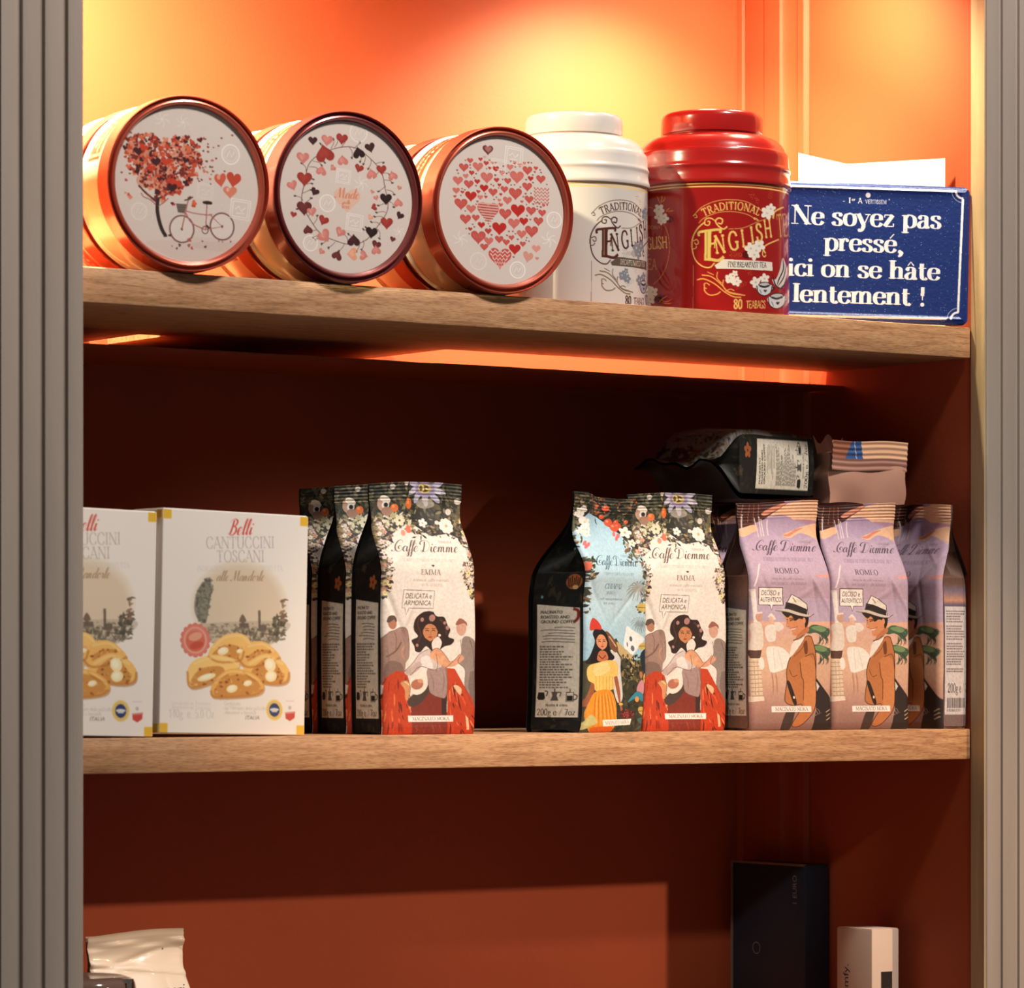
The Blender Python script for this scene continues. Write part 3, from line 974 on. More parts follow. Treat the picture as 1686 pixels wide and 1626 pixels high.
    # man at the right
    cv.poly([(880, 560), (960, 540), (1060, 640), (1100, 900), (1080, 1250), (980, 1260), (900, 1060), (905, 880), (830, 800), (870, 700)], (140, 124, 116), smooth=True)
    cv.poly([(960, 900), (1100, 880), (1090, 1300), (980, 1250), (935, 1050)], (116, 100, 94))
    cv.ell(868, 450, 56, 82, (198, 152, 132))
    cv.poly([(806, 410), (850, 350), (925, 390), (932, 430), (900, 400), (830, 420)], (146, 92, 78), smooth=True)
    cv.poly([(720, 850), (720, 800), (790, 780), (850, 720), (900, 760), (860, 800), (780, 845)], (208, 150, 120), smooth=True)
    # red cloak
    for side in (0, 1):
        base = [(45, 1560), (60, 1200), (85, 960), (190, 890), (290, 900), (330, 1030), (300, 1120), (330, 1330), (380, 1560)] if not side else [(700, 860), (790, 870), (900, 1060), (980, 1180), (1030, 1330), (1060, 1560), (640, 1560), (700, 1300), (700, 1000)]
        cv.poly(base, (184, 62, 32), smooth=False)
        for k in range(46):
            if side == 0:
                x = rg.uniform(50, 330)
                y = rg.uniform(930, 1500)
                L = rg.uniform(40, 150)
                dx = -(190 - x) * .2
            else:
                x = rg.uniform(715, 1000)
                y = rg.uniform(1000, 1500)
                x = max(x, 700)
                x = min(x, 720 + (y - 860) * .5)
                L = rg.uniform(40, 160)
                dx = (x - 700) * .3
            cv.line([(x, y), (x + dx * .4, y + L * .5), (x + dx, y + L)], rg.uniform(6, 20), [(216, 86, 44), (140, 40, 24), (224, 120, 70), (98, 34, 24), (196, 56, 30)][rg.randint(5)], smooth=True, taper=True)
    cv.poly([(770, 1050), (810, 1040), (860, 1080), (840, 1140)], (222, 178, 140), smooth=True)
    cv.poly([(900, 1350), (930, 1380), (945, 1500), (915, 1500)], (226, 180, 140))
    # skirt, basket, blouse
    cv.poly([(330, 1250), (430, 1130), (520, 1090), (690, 1150), (700, 1560), (330, 1560)], (124, 48, 38))
    cv.poly([(640, 1150), (700, 1130), (690, 1340), (640, 1340)], (60, 40, 38))
    cv.poly([(310, 1180), (500, 1020), (515, 1110), (420, 1230), (330, 1260)], (74, 58, 52), smooth=True)
    cv.ell(412, 1020, 92, 122, (226, 214, 200), rot=.45)
    cv.ell(398, 1030, 62, 52, (176, 110, 86), rot=-.3)
    cv.ell(430, 995, 28, 22, (202, 146, 112))
    cv.poly([(500, 880), (580, 830), (690, 850), (705, 1000), (690, 1150), (640, 1170), (530, 1120), (505, 1000)], (158, 130, 124), smooth=True)
    cv.poly([(270, 900), (360, 810), (430, 720), (520, 670), (620, 660), (650, 760), (640, 860), (560, 880), (430, 850), (330, 940)], (198, 180, 174), smooth=True)
    cv.poly([(440, 770), (520, 740), (560, 860), (470, 850)], (222, 208, 200), smooth=True)
    cv.poly([(270, 900), (340, 850), (420, 800), (440, 850), (340, 930)], (184, 160, 152), smooth=True)
    cv.poly([(560, 640), (680, 600), (690, 690), (620, 700)], WHITE, smooth=True)
    cv.poly([(230, 1010), (300, 990), (330, 1060), (310, 1180), (285, 1180), (270, 1080)], (206, 142, 100), smooth=True)
    cv.line([(270, 1000), (330, 1040)], 14, (214, 190, 120))
    # neck, face, hair
    cv.poly([(540, 700), (600, 660), (660, 690), (740, 800), (700, 860), (640, 830), (580, 780)], (206, 146, 110), smooth=True)
    for x, y, r in ((560, 735, 26), (600, 765, 26), (640, 800, 26), (660, 760, 22)):
        cv.ell(x, y, r, r * 1.3, (214, 158, 120))
    cv.poly([(380, 640), (355, 580), (420, 540), (380, 470), (395, 360), (470, 290), (560, 285), (600, 330), (680, 340), (720, 420), (750, 470), (730, 540), (790, 570), (760, 620), (690, 640), (640, 670), (660, 600), (620, 540), (560, 600), (560, 690), (500, 640), (440, 700), (390, 690)], (44, 28, 26), smooth=True)
    cv.line([(640, 360), (700, 430), (710, 520)], 22, (72, 46, 40), smooth=True)
    cv.line([(430, 340), (420, 420), (450, 520), (420, 600)], 14, (70, 44, 38), smooth=True)
    for x, y, r in ((462, 368, 18), (560, 350, 30), (410, 630, 14), (720, 450, 18), (690, 400, 14)):
        cv.ell(x, y, r, r * 1.2, (168, 120, 112))
    face(cv, 545, 485, 74, 96, (190, 124, 84), (50, 28, 22))
    cv.poly([(470, 480), (480, 400), (540, 385), (600, 400), (618, 480), (590, 430), (540, 410), (500, 430)], (44, 28, 26), smooth=True)
    cv.ell(637, 526, 14, 14, (230, 214, 190))
    ln = (92, 66, 58)
    for p_ in ([(270, 900), (360, 810), (430, 720), (520, 670)], [(330, 940), (430, 850), (560, 880), (640, 860)], [(505, 1000), (530, 1120), (640, 1170), (690, 1150), (705, 1000), (690, 850)], [(600, 720), (610, 830), (590, 900)],
               [(75, 560), (130, 500), (180, 480), (250, 450), (310, 470), (330, 600), (322, 740), (290, 800)], [(180, 480), (200, 560), (190, 690)], [(860, 570), (870, 700), (830, 800), (905, 880), (900, 1060), (980, 1250)], [(960, 560), (1000, 700), (1010, 860)],
               [(700, 860), (790, 780), (850, 720)], [(540, 700), (600, 660), (660, 690), (740, 800)], [(230, 1010), (300, 990), (330, 1060), (310, 1180)]):
        cv.line(p_, 6, ln, .75, smooth=True)
    for p_ in ([(520, 900), (560, 1000), (560, 1100)], [(660, 880), (670, 1000), (650, 1130)], [(430, 760), (470, 820)], [(100, 620), (120, 760), (110, 900)], [(250, 500), (290, 620), (280, 720)], [(940, 620), (960, 760)]):
        cv.line(p_, 12, (112, 84, 80), .4, smooth=True, taper=True)
    for x_ in (420, 520, 600):
        cv.line([(x_, 1200), (x_ - 20, 1340)], 16, (84, 30, 26), .5, taper=True)
    cv.rect(296, 1350, 762, 1414, (236, 228, 218))
    cv.text('MACINATO MOKA', 529, 1398, 34, (130, 104, 92), 'serif', xs=1.13)
    for k in range(26):
        x = rg.uniform(300, 720)
        cv.line([(x, rg.uniform(1440, 1470)), (x + rg.uniform(-40, 60), rg.uniform(1480, 1540))], rg.uniform(6, 16), [(206, 76, 40), (150, 44, 26), (220, 120, 80)][rg.randint(3)], taper=True, smooth=False)
    cv.noise(.05, 7, rg)
    return cv.colours()


def make_chiapas():
    rows = [(808, 946, 1060), (820, 946.6, 1060), (864, 955, 1063), (877, 957, 1064), (915, 975, 1071), (956, 979, 1076), (996, 982, 1082), (1008, 980, 1083), (1040, 971, 1080), (1096, 966, 1074), (1168, 960, 1066.5), (1206, 956, 1063)]
    cv = Print(236, 600, interp_T(rows, 808, 1208), (168, 202, 218))
    rg = np.random.RandomState(5)
    cv.local(860, 780, 7.39)
    cv.vgrad([(600, 150), (1700, 150), (1700, 2800), (600, 2800)], [(400, (150, 190, 212)), (800, (172, 206, 220)), (1500, (182, 208, 220)), (2300, (150, 190, 208))])
    cv.poly([(560, 150), (1700, 150), (1700, 1000), (1450, 880), (1320, 680), (1180, 560), (1040, 470), (860, 440), (760, 560), (700, 760), (560, 760)], (40, 40, 36))
    cv.leaves(240, lambda r: (r.uniform(600, 1540), r.uniform(190, 440)), GREENS + [(130, 110, 84), (170, 90, 60)], (14, 50), rg)
    cv.leaves(100, lambda r: (r.uniform(1180, 1520), r.uniform(420, 600)), GREENS, (14, 44), rg)
    for y0, y1, xa, xb, n in ((440, 900, 640, 800, 90), (650, 1050, 1340, 1540, 70), (1000, 1700, 830, 930, 90), (1050, 1700, 1500, 1640, 80)):
        cv.leaves(n, lambda r, xa=xa, xb=xb, y0=y0, y1=y1: (r.uniform(xa, xb), r.uniform(y0, y1)), GREENS + [(120, 90, 66), (170, 150, 120), (88, 96, 80)], (14, 46), rg)
    for x, y, r in ((1120, 350, 38), (1185, 530, 52), (1260, 590, 58), (1310, 570, 50), (1100, 460, 30), (1410, 510, 24), (1290, 520, 34), (1010, 340, 26), (890, 275, 20)):
        cv.ell(x, y, r, r, (200, 84, 58))
        cv.ell(x - r * .3, y - r * .3, r * .35, r * .3, (228, 140, 110))
    for k in range(9):
        cv.ell(790 + rg.uniform(-60, 90), 400 + k * 38, 44, 24, (226, 224, 220), rot=.8)
    for x, y, r in ((760, 430, 60), (830, 560, 66), (800, 650, 50), (850, 700, 46), (720, 470, 34), (760, 680, 34)):
        cv.flower(x, y, r, (228, 226, 222), (210, 190, 150), 5, x)
    cv.flower(1390, 650, 76, (230, 226, 216), (190, 160, 90), 5)
    cv.flower(1440, 790, 50, (222, 214, 200), (180, 150, 90), 5)
    for x, y in ((1240, 680), (1290, 700), (1260, 740), (830, 820), (870, 840), (850, 860)):
        cv.ell(x, y, 20, 34, (214, 110, 110), rot=.4)
    cv.flower(1500, 900, 44, (216, 170, 140), (150, 90, 60), 5)
    cv.ell(865, 1110, 34, 60, (196, 96, 70), rot=.2)
    cv.line([(1020, 480), (1025, 530), (1045, 570)], 16, (30, 38, 44), smooth=True, taper=True)
    ink = (40, 66, 92)
    brand_lines(cv, 925, 1455, 1090, 120, ink, '', '', '', WHITE)
    cv.text('I VIAGGI di', 1325, 975, 26, (90, 120, 140), 'light', weight=1.6, xs=.8)
    cv.text('TORREFATTORI IN ITALIA DAL 1927', 1195, 1215, 38, (88, 118, 140), 'light', xs=.5, weight=1.3)
    cv.text('CHIAPAS', 1150, 1380, 62, (62, 92, 116), 'serif', xs=.66)
    cv.text('MESSICO', 1130, 1445, 30, (84, 112, 134), 'light', weight=1.5, xs=.66)
    cv.text('caffè monorigine macinato', 1160, 1520, 30, (84, 112, 134), 'light', weight=1.5, xs=.62)
    cv.text('100% ARABICA', 1140, 1575, 28, (92, 120, 140), 'light', weight=1.5, xs=.66)

    def palm(x, y, s, c):
        for k in range(15):
            a = k * 2 * math.pi / 15 + .2
            cv.line([(x, y), (x + s * .6 * math.cos(a), y + s * .5 * math.sin(a) - s * .1), (x + s * math.cos(a), y + s * .8 * math.sin(a) + s * .25)], s * .1, c, smooth=True, taper=True, a=.85)
    palm(1465, 1370, 150, (128, 140, 140))
    palm(1465, 1380, 120, (176, 176, 168))
    cv.local(950, 960, 6.257)
    palm(720, 400, 110, (150, 168, 174))
    palm(730, 420, 80, (112, 132, 134))
    # volcano slope, clearing, forest
    cv.poly([(280, 640), (420, 560), (500, 700), (560, 760), (640, 800), (900, 720), (900, 1700), (0, 1700), (0, 900)], (70, 66, 48))
    cv.poly([(420, 600), (480, 640), (560, 720), (610, 770), (590, 930), (560, 930), (530, 800), (440, 730)], (190, 164, 116), smooth=True)
    cv.poly([(500, 640), (540, 500), (570, 430), (640, 480), (760, 560), (690, 640), (600, 730), (540, 690)], (226, 228, 226), smooth=True)
    for x, y, rx, ry in ((595, 565, 18, 28), (603, 665, 22, 30), (545, 625, 7, 26)):
        cv.ell(x, y, rx, ry, (96, 104, 112))
    cv.leaves(240, lambda r: (r.uniform(430, 800), r.uniform(740, 1120)), [(62, 60, 42), (96, 88, 58), (40, 42, 34), (132, 118, 78), (30, 40, 44)], (10, 40), rg)
    cv.poly([(430, 1100), (560, 1000), (640, 1080), (620, 1500), (380, 1560), (380, 1250)], (58, 58, 44), smooth=True)
    cv.leaves(120, lambda r: (r.uniform(380, 800), r.uniform(1060, 1530)), [(50, 52, 42), (36, 40, 38), (74, 76, 52), (28, 54, 56)], (12, 44), rg)
    cv.poly([(700, 720), (820, 680), (800, 980), (700, 880)], (24, 44, 52), smooth=True)
    for x, y, rx, ry, ro in ((765, 230, 70, 46, .2), (740, 640, 66, 34, -.3), (740, 985, 34, 56, 0), (690, 1330, 62, 40, .5)):
        cv.ell(x, y, rx, ry, (196, 170, 92), rot=ro)
        cv.line([(x - rx * .8, y), (x + rx * .8, y)], 8, (130, 108, 52))
    for p in ([(620, 1420), (680, 1470), (740, 1460), (690, 1400)], [(700, 1250), (760, 1260), (740, 1200)], [(600, 1530), (700, 1500), (690, 1470)]):
        cv.poly(p, (62, 104, 96), smooth=True)
    # picker in pink and blue
    cv.ell(676, 880, 22, 34, (60, 40, 32))
    cv.ell(680, 945, 20, 36, (186, 116, 76))
    cv.poly([(640, 1040), (690, 1000), (715, 1040), (700, 1150), (620, 1120)], (206, 140, 150), smooth=True)
    cv.poly([(510, 1235), (580, 1150), (640, 1120), (700, 1160), (690, 1230), (640, 1200), (590, 1200)], (58, 136, 158), smooth=True)
    cv.ell(620, 1205, 26, 30, (214, 150, 90))
    # man in white behind
    cv.poly([(330, 700), (400, 700), (445, 780), (440, 900), (455, 1180), (400, 1240), (360, 1120), (340, 900)], (206, 204, 200), smooth=True)
    cv.poly([(300, 520), (330, 490), (400, 580), (430, 670), (390, 710), (330, 640)], (112, 76, 52), smooth=True)
    cv.line([(340, 540), (410, 650)], 14, (200, 160, 130))
    # girl: dark hair, red flowers, yellow dress
    cv.poly([(110, 820), (140, 740), (190, 600), (180, 510), (240, 450), (310, 500), (330, 600), (340, 700), (380, 760), (330, 800), (150, 830)], (30, 26, 30), smooth=True)
    cv.poly([(165, 480), (190, 400), (230, 350), (270, 400), (275, 470), (220, 470)], (196, 60, 48), smooth=True)
    cv.poly([(200, 790), (225, 700), (285, 700), (310, 770), (270, 810)], (186, 112, 76), smooth=True)
    face(cv, 258, 600, 54, 78, (210, 140, 100), (40, 24, 22))
    cv.poly([(200, 590), (215, 510), (265, 490), (310, 530), (312, 600), (290, 540), (250, 520), (220, 550)], (30, 26, 30), smooth=True)
    cv.line([(215, 740), (250, 775), (285, 740)], 10, (120, 40, 30), smooth=True)
    cv.poly([(60, 1260), (105, 1110), (140, 1000), (180, 1010), (150, 1120), (95, 1260)], (150, 86, 58), smooth=True)
    cv.poly([(365, 970), (400, 960), (430, 1130), (430, 1230), (470, 1390), (440, 1400), (415, 1260), (390, 1120)], (160, 92, 60), smooth=True)
    cv.ell(432, 1255, 24, 14, (214, 176, 90))
    cv.poly([(120, 860), (200, 820), (330, 790), (400, 820), (410, 940), (360, 980), (365, 1080), (300, 1110), (170, 1115), (155, 1040), (110, 1000)], (228, 190, 104), smooth=True)
    cv.poly([(170, 850), (290, 810), (320, 900), (180, 960)], (236, 204, 136), smooth=True)
    for x in range(180, 360, 34):
        cv.line([(x, 960), (x - 6, 1100)], 5, (196, 150, 70))
    cv.poly([(170, 1120), (320, 1110), (375, 1240), (370, 1400), (330, 1520), (240, 1560), (90, 1540), (60, 1380), (100, 1220)], (222, 142, 44), smooth=True)
    for k in range(12):
        x = 170 + k * 14
        cv.line([(x, 1130), (x + (x - 240) * .35, 1260), (x + (x - 240) * .7, 1500)], 8, [(196, 104, 30), (236, 172, 84)][k % 2], smooth=True, taper=True)
    cv.poly([(100, 1500), (240, 1490), (330, 1500), (290, 1560), (120, 1560)], (208, 96, 36), smooth=True)
    cv.poly([(30, 1520), (60, 1420), (110, 1360), (160, 1440), (100, 1480)], (196, 184, 120), smooth=True)
    cv.ell(495, 1365, 92, 56, (84, 44, 40))
    for k in range(60):
        a = rg.uniform(0, 6.3)
        q = rg.uniform(0, 1) ** .5
        cv.ell(495 + 80 * q * math.cos(a), 1358 + 44 * q * math.sin(a), 9, 8, [(120, 46, 44), (70, 30, 34), (150, 70, 60)][k % 3])
    cv.poly([(214, 1418), (545, 1410), (525, 1474), (218, 1486)], (236, 230, 220))
    cv.text('MACINATO MOKA', 378, 1465, 36, (128, 112, 104), 'serif', xs=.76, rot=-.02)
    cv.noise(.05, 7, rg)
    return cv.colours()


def make_romeo():
    rows = [(824, 1344, 1476), (846.6, 1345, 1470), (852, 1345.6, 1470), (878, 1351.5, 1479), (893, 1356, 1484), (909, 1361, 1491), (928, 1366, 1500), (938, 1369, 1500), (977, 1371, 1498), (1080, 1369, 1496), (1200, 1364, 1490)]
    LILAC = (180, 158, 178)
    cv = Print(236, 600, interp_T(rows, 832, 1200), LILAC)
    rg = np.random.RandomState(9)
    cv.local(1340, 810, 9.565)
    cv.vgrad([(0, 100), (1650, 100), (1650, 1700), (0, 1700)], [(350, (160, 136, 164)), (700, (172, 148, 172)), (1300, (182, 158, 176)), (1600, (178, 150, 166))])
    cream, salmon = (226, 178, 142), (204, 130, 104)
    # clouds
    cv.poly([(560, 440), (820, 260), (1300, 200), (1320, 480), (1280, 530), (1100, 520), (960, 500), (830, 440), (700, 410)], cream, smooth=True)
    cv.poly([(960, 500), (1100, 500), (1290, 520), (1300, 560), (1120, 560)], (172, 130, 148), smooth=True)
    cv.poly([(800, 730), (950, 660), (1120, 590), (1290, 560), (1380, 700), (1420, 830), (1330, 800), (1200, 730), (1060, 700), (920, 770)], cream, smooth=True)
    cv.poly([(800, 730), (900, 700), (1000, 640), (1100, 620), (1000, 690), (900, 750)], salmon, smooth=True)
    cv.poly([(110, 640), (220, 560), (360, 560), (420, 640), (300, 700), (160, 760)], cream, smooth=True)
    cv.poly([(300, 760), (600, 720), (1000, 800), (1300, 760), (1480, 900), (1560, 1300), (300, 1300)], (184, 160, 178), .55, smooth=True)
    cv.poly([(1260, 1350), (1420, 1330), (1520, 1310), (1520, 1370), (1380, 1370)], (214, 150, 140), smooth=True)
    # tiled loggia at the top left, rigging lines
    cv.poly([(0, 150), (700, 150), (820, 250), (620, 380), (520, 480), (380, 530), (160, 610), (60, 640), (20, 400)], (72, 40, 36))
    for k in range(5):
        cv.line([(40, 340 + k * 62), (520 - k * 40, 330 + k * 56)], 9, (44, 26, 26))
        cv.line([(60 + k * 10, 300 + k * 66), (460 - k * 30, 300 + k * 60)], 7, (150, 92, 70), .8)
    for k in range(4):
        cv.line([(120 + k * 105, 230), (118 + k * 105, 520)], 8, (186, 140, 112), .8)
    cv.poly([(470, 380), (640, 280), (820, 240), (640, 350), (520, 420)], salmon, smooth=True)
    for k in range(6):
        cv.line([(640, 250 + k * 36), (1300, 226 + k * 38)], 7, (176, 118, 92), .55)
    for p in ([(335, 450), (400, 600), (440, 760)], [(430, 430), (470, 600), (490, 750)], [(470, 470), (510, 620), (530, 740)], [(565, 480), (580, 620), (600, 730)], [(120, 400), (145, 640)]):
        cv.line(p, 16, (214, 196, 196), smooth=True)
    ink = (60, 46, 62)
    brand_lines(cv, 350, 1345, 972, 160, ink, '', '', '', LILAC)
    cv.text('I VIAGGI di', 1150, 845, 34, (110, 90, 108), 'light', weight=1.6)
    cv.text('TORREFATTORI IN ITALIA DAL 1927', 890, 1135, 56, (116, 96, 116), 'light', xs=.75, weight=1.3)
    cv.text('ROMEO', 828, 1325, 82, (70, 54, 70), 'serif', track=.05, weight=1.1)
    cv.text('miscela di caffè macinato', 830, 1425, 36, (120, 98, 114), 'light', weight=1.4)
    cv.text('90% ARABICA - 10% ROBUSTA', 840, 1500, 38, (120, 98, 114), 'light', weight=1.3, xs=.86)
    cv.poly([(415, 1200), (440, 1170), (350, 1530), (330, 1530)], (226, 208, 208))
    # lower scene
    cv.local(1340, 960, 6.254)
    cv.vgrad([(100, 420), (1050, 410), (1050, 1560), (100, 1560)], [(410, (206, 160, 146)), (700, (214, 172, 144)), (1000, (204, 160, 134)), (1250, (176, 132, 118)), (1500, (124, 92, 84))])
    cv.poly([(100, 400), (600, 420), (1050, 400), (1050, 440), (600, 460), (100, 440)], (220, 168, 140), .8)
    # lamp post / mast and pier
    cv.poly([(196, 90), (232, 90), (262, 690), (228, 690)], (230, 218, 208))
    cv.rect(190, 90, 236, 106, (214, 196, 190))
    cv.poly([(170, 700), (190, 780), (270, 780), (285, 700)], (90, 60, 52))
    cv.poly([(180, 780), (268, 780), (272, 1190), (172, 1190)], (216, 190, 162))
    for k in range(9):
        cv.line([(178, 820 + k * 42), (272, 815 + k * 42)], 6, (150, 116, 96))
    for x in (210, 240):
        cv.line([(x, 800), (x - 4, 1180)], 4, (176, 140, 116))
    cv.poly([(160, 1160), (280, 1160), (285, 1200), (160, 1215)], (226, 206, 184))
    # couple in white
    cv.poly([(190, 450), (230, 420), (280, 430), (300, 560), (290, 680), (190, 690), (200, 560)], (220, 204, 190), smooth=True)
    cv.ell(262, 365, 34, 48, (196, 150, 130))
    cv.line([(236, 330), (290, 322)], 18, (222, 206, 198))
    cv.poly([(315, 480), (360, 440), (410, 460), (412, 570), (395, 610), (335, 600)], (224, 212, 200), smooth=True)
    cv.poly([(400, 430), (450, 420), (485, 470), (430, 510)], (222, 208, 196), smooth=True)
    cv.ell(375, 385, 26, 40, (216, 176, 152))
    cv.poly([(340, 370), (375, 328), (412, 375), (404, 396), (376, 360)], (222, 210, 200), smooth=True)
    cv.poly([(330, 680), (400, 660), (480, 680), (545, 760), (530, 850), (480, 890), (365, 920), (340, 820)], (232, 222, 210), smooth=True)
    cv.line([(430, 690), (470, 880)], 4, (200, 186, 172))
    cv.line([(390, 680), (400, 890)], 4, (200, 186, 172))
    for x in (365, 400):
        cv.line([(x, 910), (x + 6, 1020), (x, 1150)], 13, (176, 124, 100), smooth=True, taper=True)
    cv.ell(278, 830, 26, 62, (228, 216, 204))
    # palm fronds
    for y0, s in ((450, 1.0), (650, .9)):
        cv.poly([(700, y0 + 60), (780, y0 - 10), (900, y0 + 10), (960, y0 + 60), (900, y0 + 130), (850, y0 + 90), (800, y0 + 70), (740, y0 + 80)], (66, 92, 70), smooth=True)
        cv.poly([(760, y0 + 20), (860, y0), (930, y0 + 50), (860, y0 + 60)], (112, 138, 92), smooth=True)
        for k in range(13):
            a = -.5 + k * .22
            x = 870 + 26 * math.cos(k)
            cv.line([(x, y0 + 70), (x + 50 * math.cos(a), y0 + 70 + 90 * math.sin(a)), (x + 70 * math.cos(a + .4), y0 + 80 + 120 * math.sin(a + .3))], 8, (60, 70, 56), smooth=True, taper=True)
    # suitcases
    cv.poly([(790, 960), (960, 1210), (1050, 1240), (1050, 1560), (720, 1560), (780, 1300)], (46, 34, 32))
    cv.poly([(800, 1010), (830, 1060), (800, 1110)], (206, 196, 186))
    cv.text('R.D.', 795, 1345, 60, (150, 128, 108), 'serif', rot=-.4, xs=.7)
    for k in range(3):
        cv.line([(880, 1320 + k * 40), (930, 1290 + k * 40)], 9, (176, 150, 120))
    # jacket
    jk = [(760, 560), (700, 560), (640, 650), (545, 770), (505, 900), (500, 1010), (470, 1200), (540, 1250), (640, 1250), (530, 1440), (600, 1460), (700, 1380), (770, 1280), (790, 1100), (800, 900), (800, 720)]
    cv.poly(jk, (182, 112, 66), smooth=True)
    cv.line(jk + [jk[0]], 7, (70, 40, 28), smooth=True)
    cv.poly([(640, 820), (690, 760), (780, 800), (790, 1100), (760, 1280), (660, 1240), (670, 1000)], (196, 124, 76), smooth=True)
    cv.line([(640, 820), (650, 960), (668, 1010), (655, 1200)], 7, (80, 46, 32), smooth=True)
    cv.line([(690, 760), (780, 740), (800, 900)], 6, (80, 46, 32), smooth=True)
    cv.line([(530, 890), (560, 960), (610, 945)], 6, (96, 56, 36), smooth=True)
    cv.line([(580, 760), (660, 680), (690, 600)], 6, (110, 64, 40), smooth=True)
    cv.poly([(680, 640), (712, 600), (718, 720), (690, 730)], (110, 62, 40), smooth=True)
    cv.poly([(420, 1500), (480, 1310), (560, 1290), (540, 1400), (500, 1500)], (66, 50, 44), smooth=True)
    cv.poly([(500, 1030), (530, 1020), (585, 1220), (550, 1230)], (44, 30, 28), smooth=True)
    cv.ell(560, 1170, 10, 14, (220, 204, 180))
    cv.poly([(540, 770), (570, 620), (640, 590), (690, 560), (640, 650)], (228, 216, 204), smooth=True)
    cv.line([(575, 600), (660, 560), (740, 480)], 10, (66, 60, 44), smooth=True)
    # head
    cv.poly([(500, 340), (520, 430), (530, 470), (560, 490), (570, 540), (610, 550), (680, 510), (730, 450), (720, 360), (600, 320)], (202, 132, 90), smooth=True)
    cv.poly([(640, 520), (720, 460), (730, 510), (600, 580)], (184, 112, 74), smooth=True)
    cv.poly([(470, 310), (560, 330), (660, 350), (735, 350), (730, 430), (700, 470), (690, 400), (640, 380), (600, 400), (560, 350), (520, 370)], (40, 26, 24), smooth=True)
    cv.poly([(510, 250), (540, 190), (570, 138), (650, 180), (725, 235), (735, 350), (600, 310), (500, 285)], (224, 212, 198), smooth=False)
    cv.line([(510, 250), (570, 138), (650, 180), (725, 235), (735, 350)], 7, (60, 44, 40))
    cv.poly([(515, 215), (600, 235), (725, 285), (725, 350), (600, 312), (500, 284)], (44, 36, 36))
    cv.poly([(415, 300), (520, 285), (640, 320), (760, 345), (800, 332), (760, 362), (640, 352), (520, 318), (450, 312)], (200, 186, 172), smooth=True)
    cv.line([(415, 302), (520, 316), (640, 352), (740, 362), (798, 332)], 6, (56, 40, 36), smooth=True)
    cv.line([(580, 170), (610, 215)], 12, (150, 138, 126))
    cv.line([(545, 405), (575, 392), (600, 400)], 9, (44, 26, 22), smooth=True)
    cv.line([(540, 385), (605, 375)], 8, (44, 26, 22))
    cv.line([(515, 390), (528, 392)], 8, (44, 26, 22))
    cv.line([(525, 400), (512, 455), (540, 460)], 5, (140, 80, 54), smooth=True)
    cv.poly([(552, 482), (596, 472), (614, 462), (592, 486), (565, 490)], (232, 220, 206), smooth=True)
    cv.line([(545, 481), (596, 472), (622, 454)], 5, (120, 50, 40), smooth=True)
    cv.ell(690, 400, 16, 30, (206, 138, 100))
    # speech bubble, name strip
    cv.poly([(262, 72), (485, 72), (487, 248), (395, 248), (380, 300), (365, 248), (258, 246)], (228, 216, 206))
    cv.frame([(262, 72), (485, 72), (487, 248), (395, 248), (380, 300), (365, 248), (258, 246)], 8, (62, 46, 44))
    cv.text('DECISO e', 372, 150, 50, (66, 52, 50), 'sans', xs=.56, slant=.12)
    cv.text('AUTENTICO', 372, 215, 46, (60, 46, 44), 'sans', xs=.53, slant=.12)
    cv.rect(344, 1258, 732, 1316, (236, 226, 216))
    cv.text('MACINATO MOKA', 538, 1304, 36, (116, 90, 80), 'serif', xs=.9)
    cv.noise(.04, 7, rg)
    return cv.colours()


def icon_set(cv, y, dark):
    # coffee jug, moka pot, plunger
    cv.poly([(22, y + 6), (42, y + 6), (46, y + 24), (40, y + 30), (24, y + 30), (18, y + 24)], dark)
    cv.line([(44, y + 2), (54, y + 4), (50, y + 18)], 3, dark, smooth=True)
    cv.poly([(66, y + 4), (88, y + 4), (84, y + 16), (90, y + 32), (64, y + 32), (70, y + 16)], dark, .75)
    cv.line([(88, y + 6), (98, y + 6), (94, y + 18)], 3, dark)
    cv.line([(77, y - 6), (77, y + 4)], 3, dark)
    cv.frame([(114, y + 6), (136, y + 6), (136, y + 34), (114, y + 34)], 2.5, dark)
    cv.rect(116, y + 16, 134, y + 32, dark)
    cv.line([(125, y - 6), (125, y + 6)], 2.5, dark)
    cv.line([(136, y + 12), (146, y + 16), (144, y + 26), (136, y + 30)], 3, dark, smooth=True)


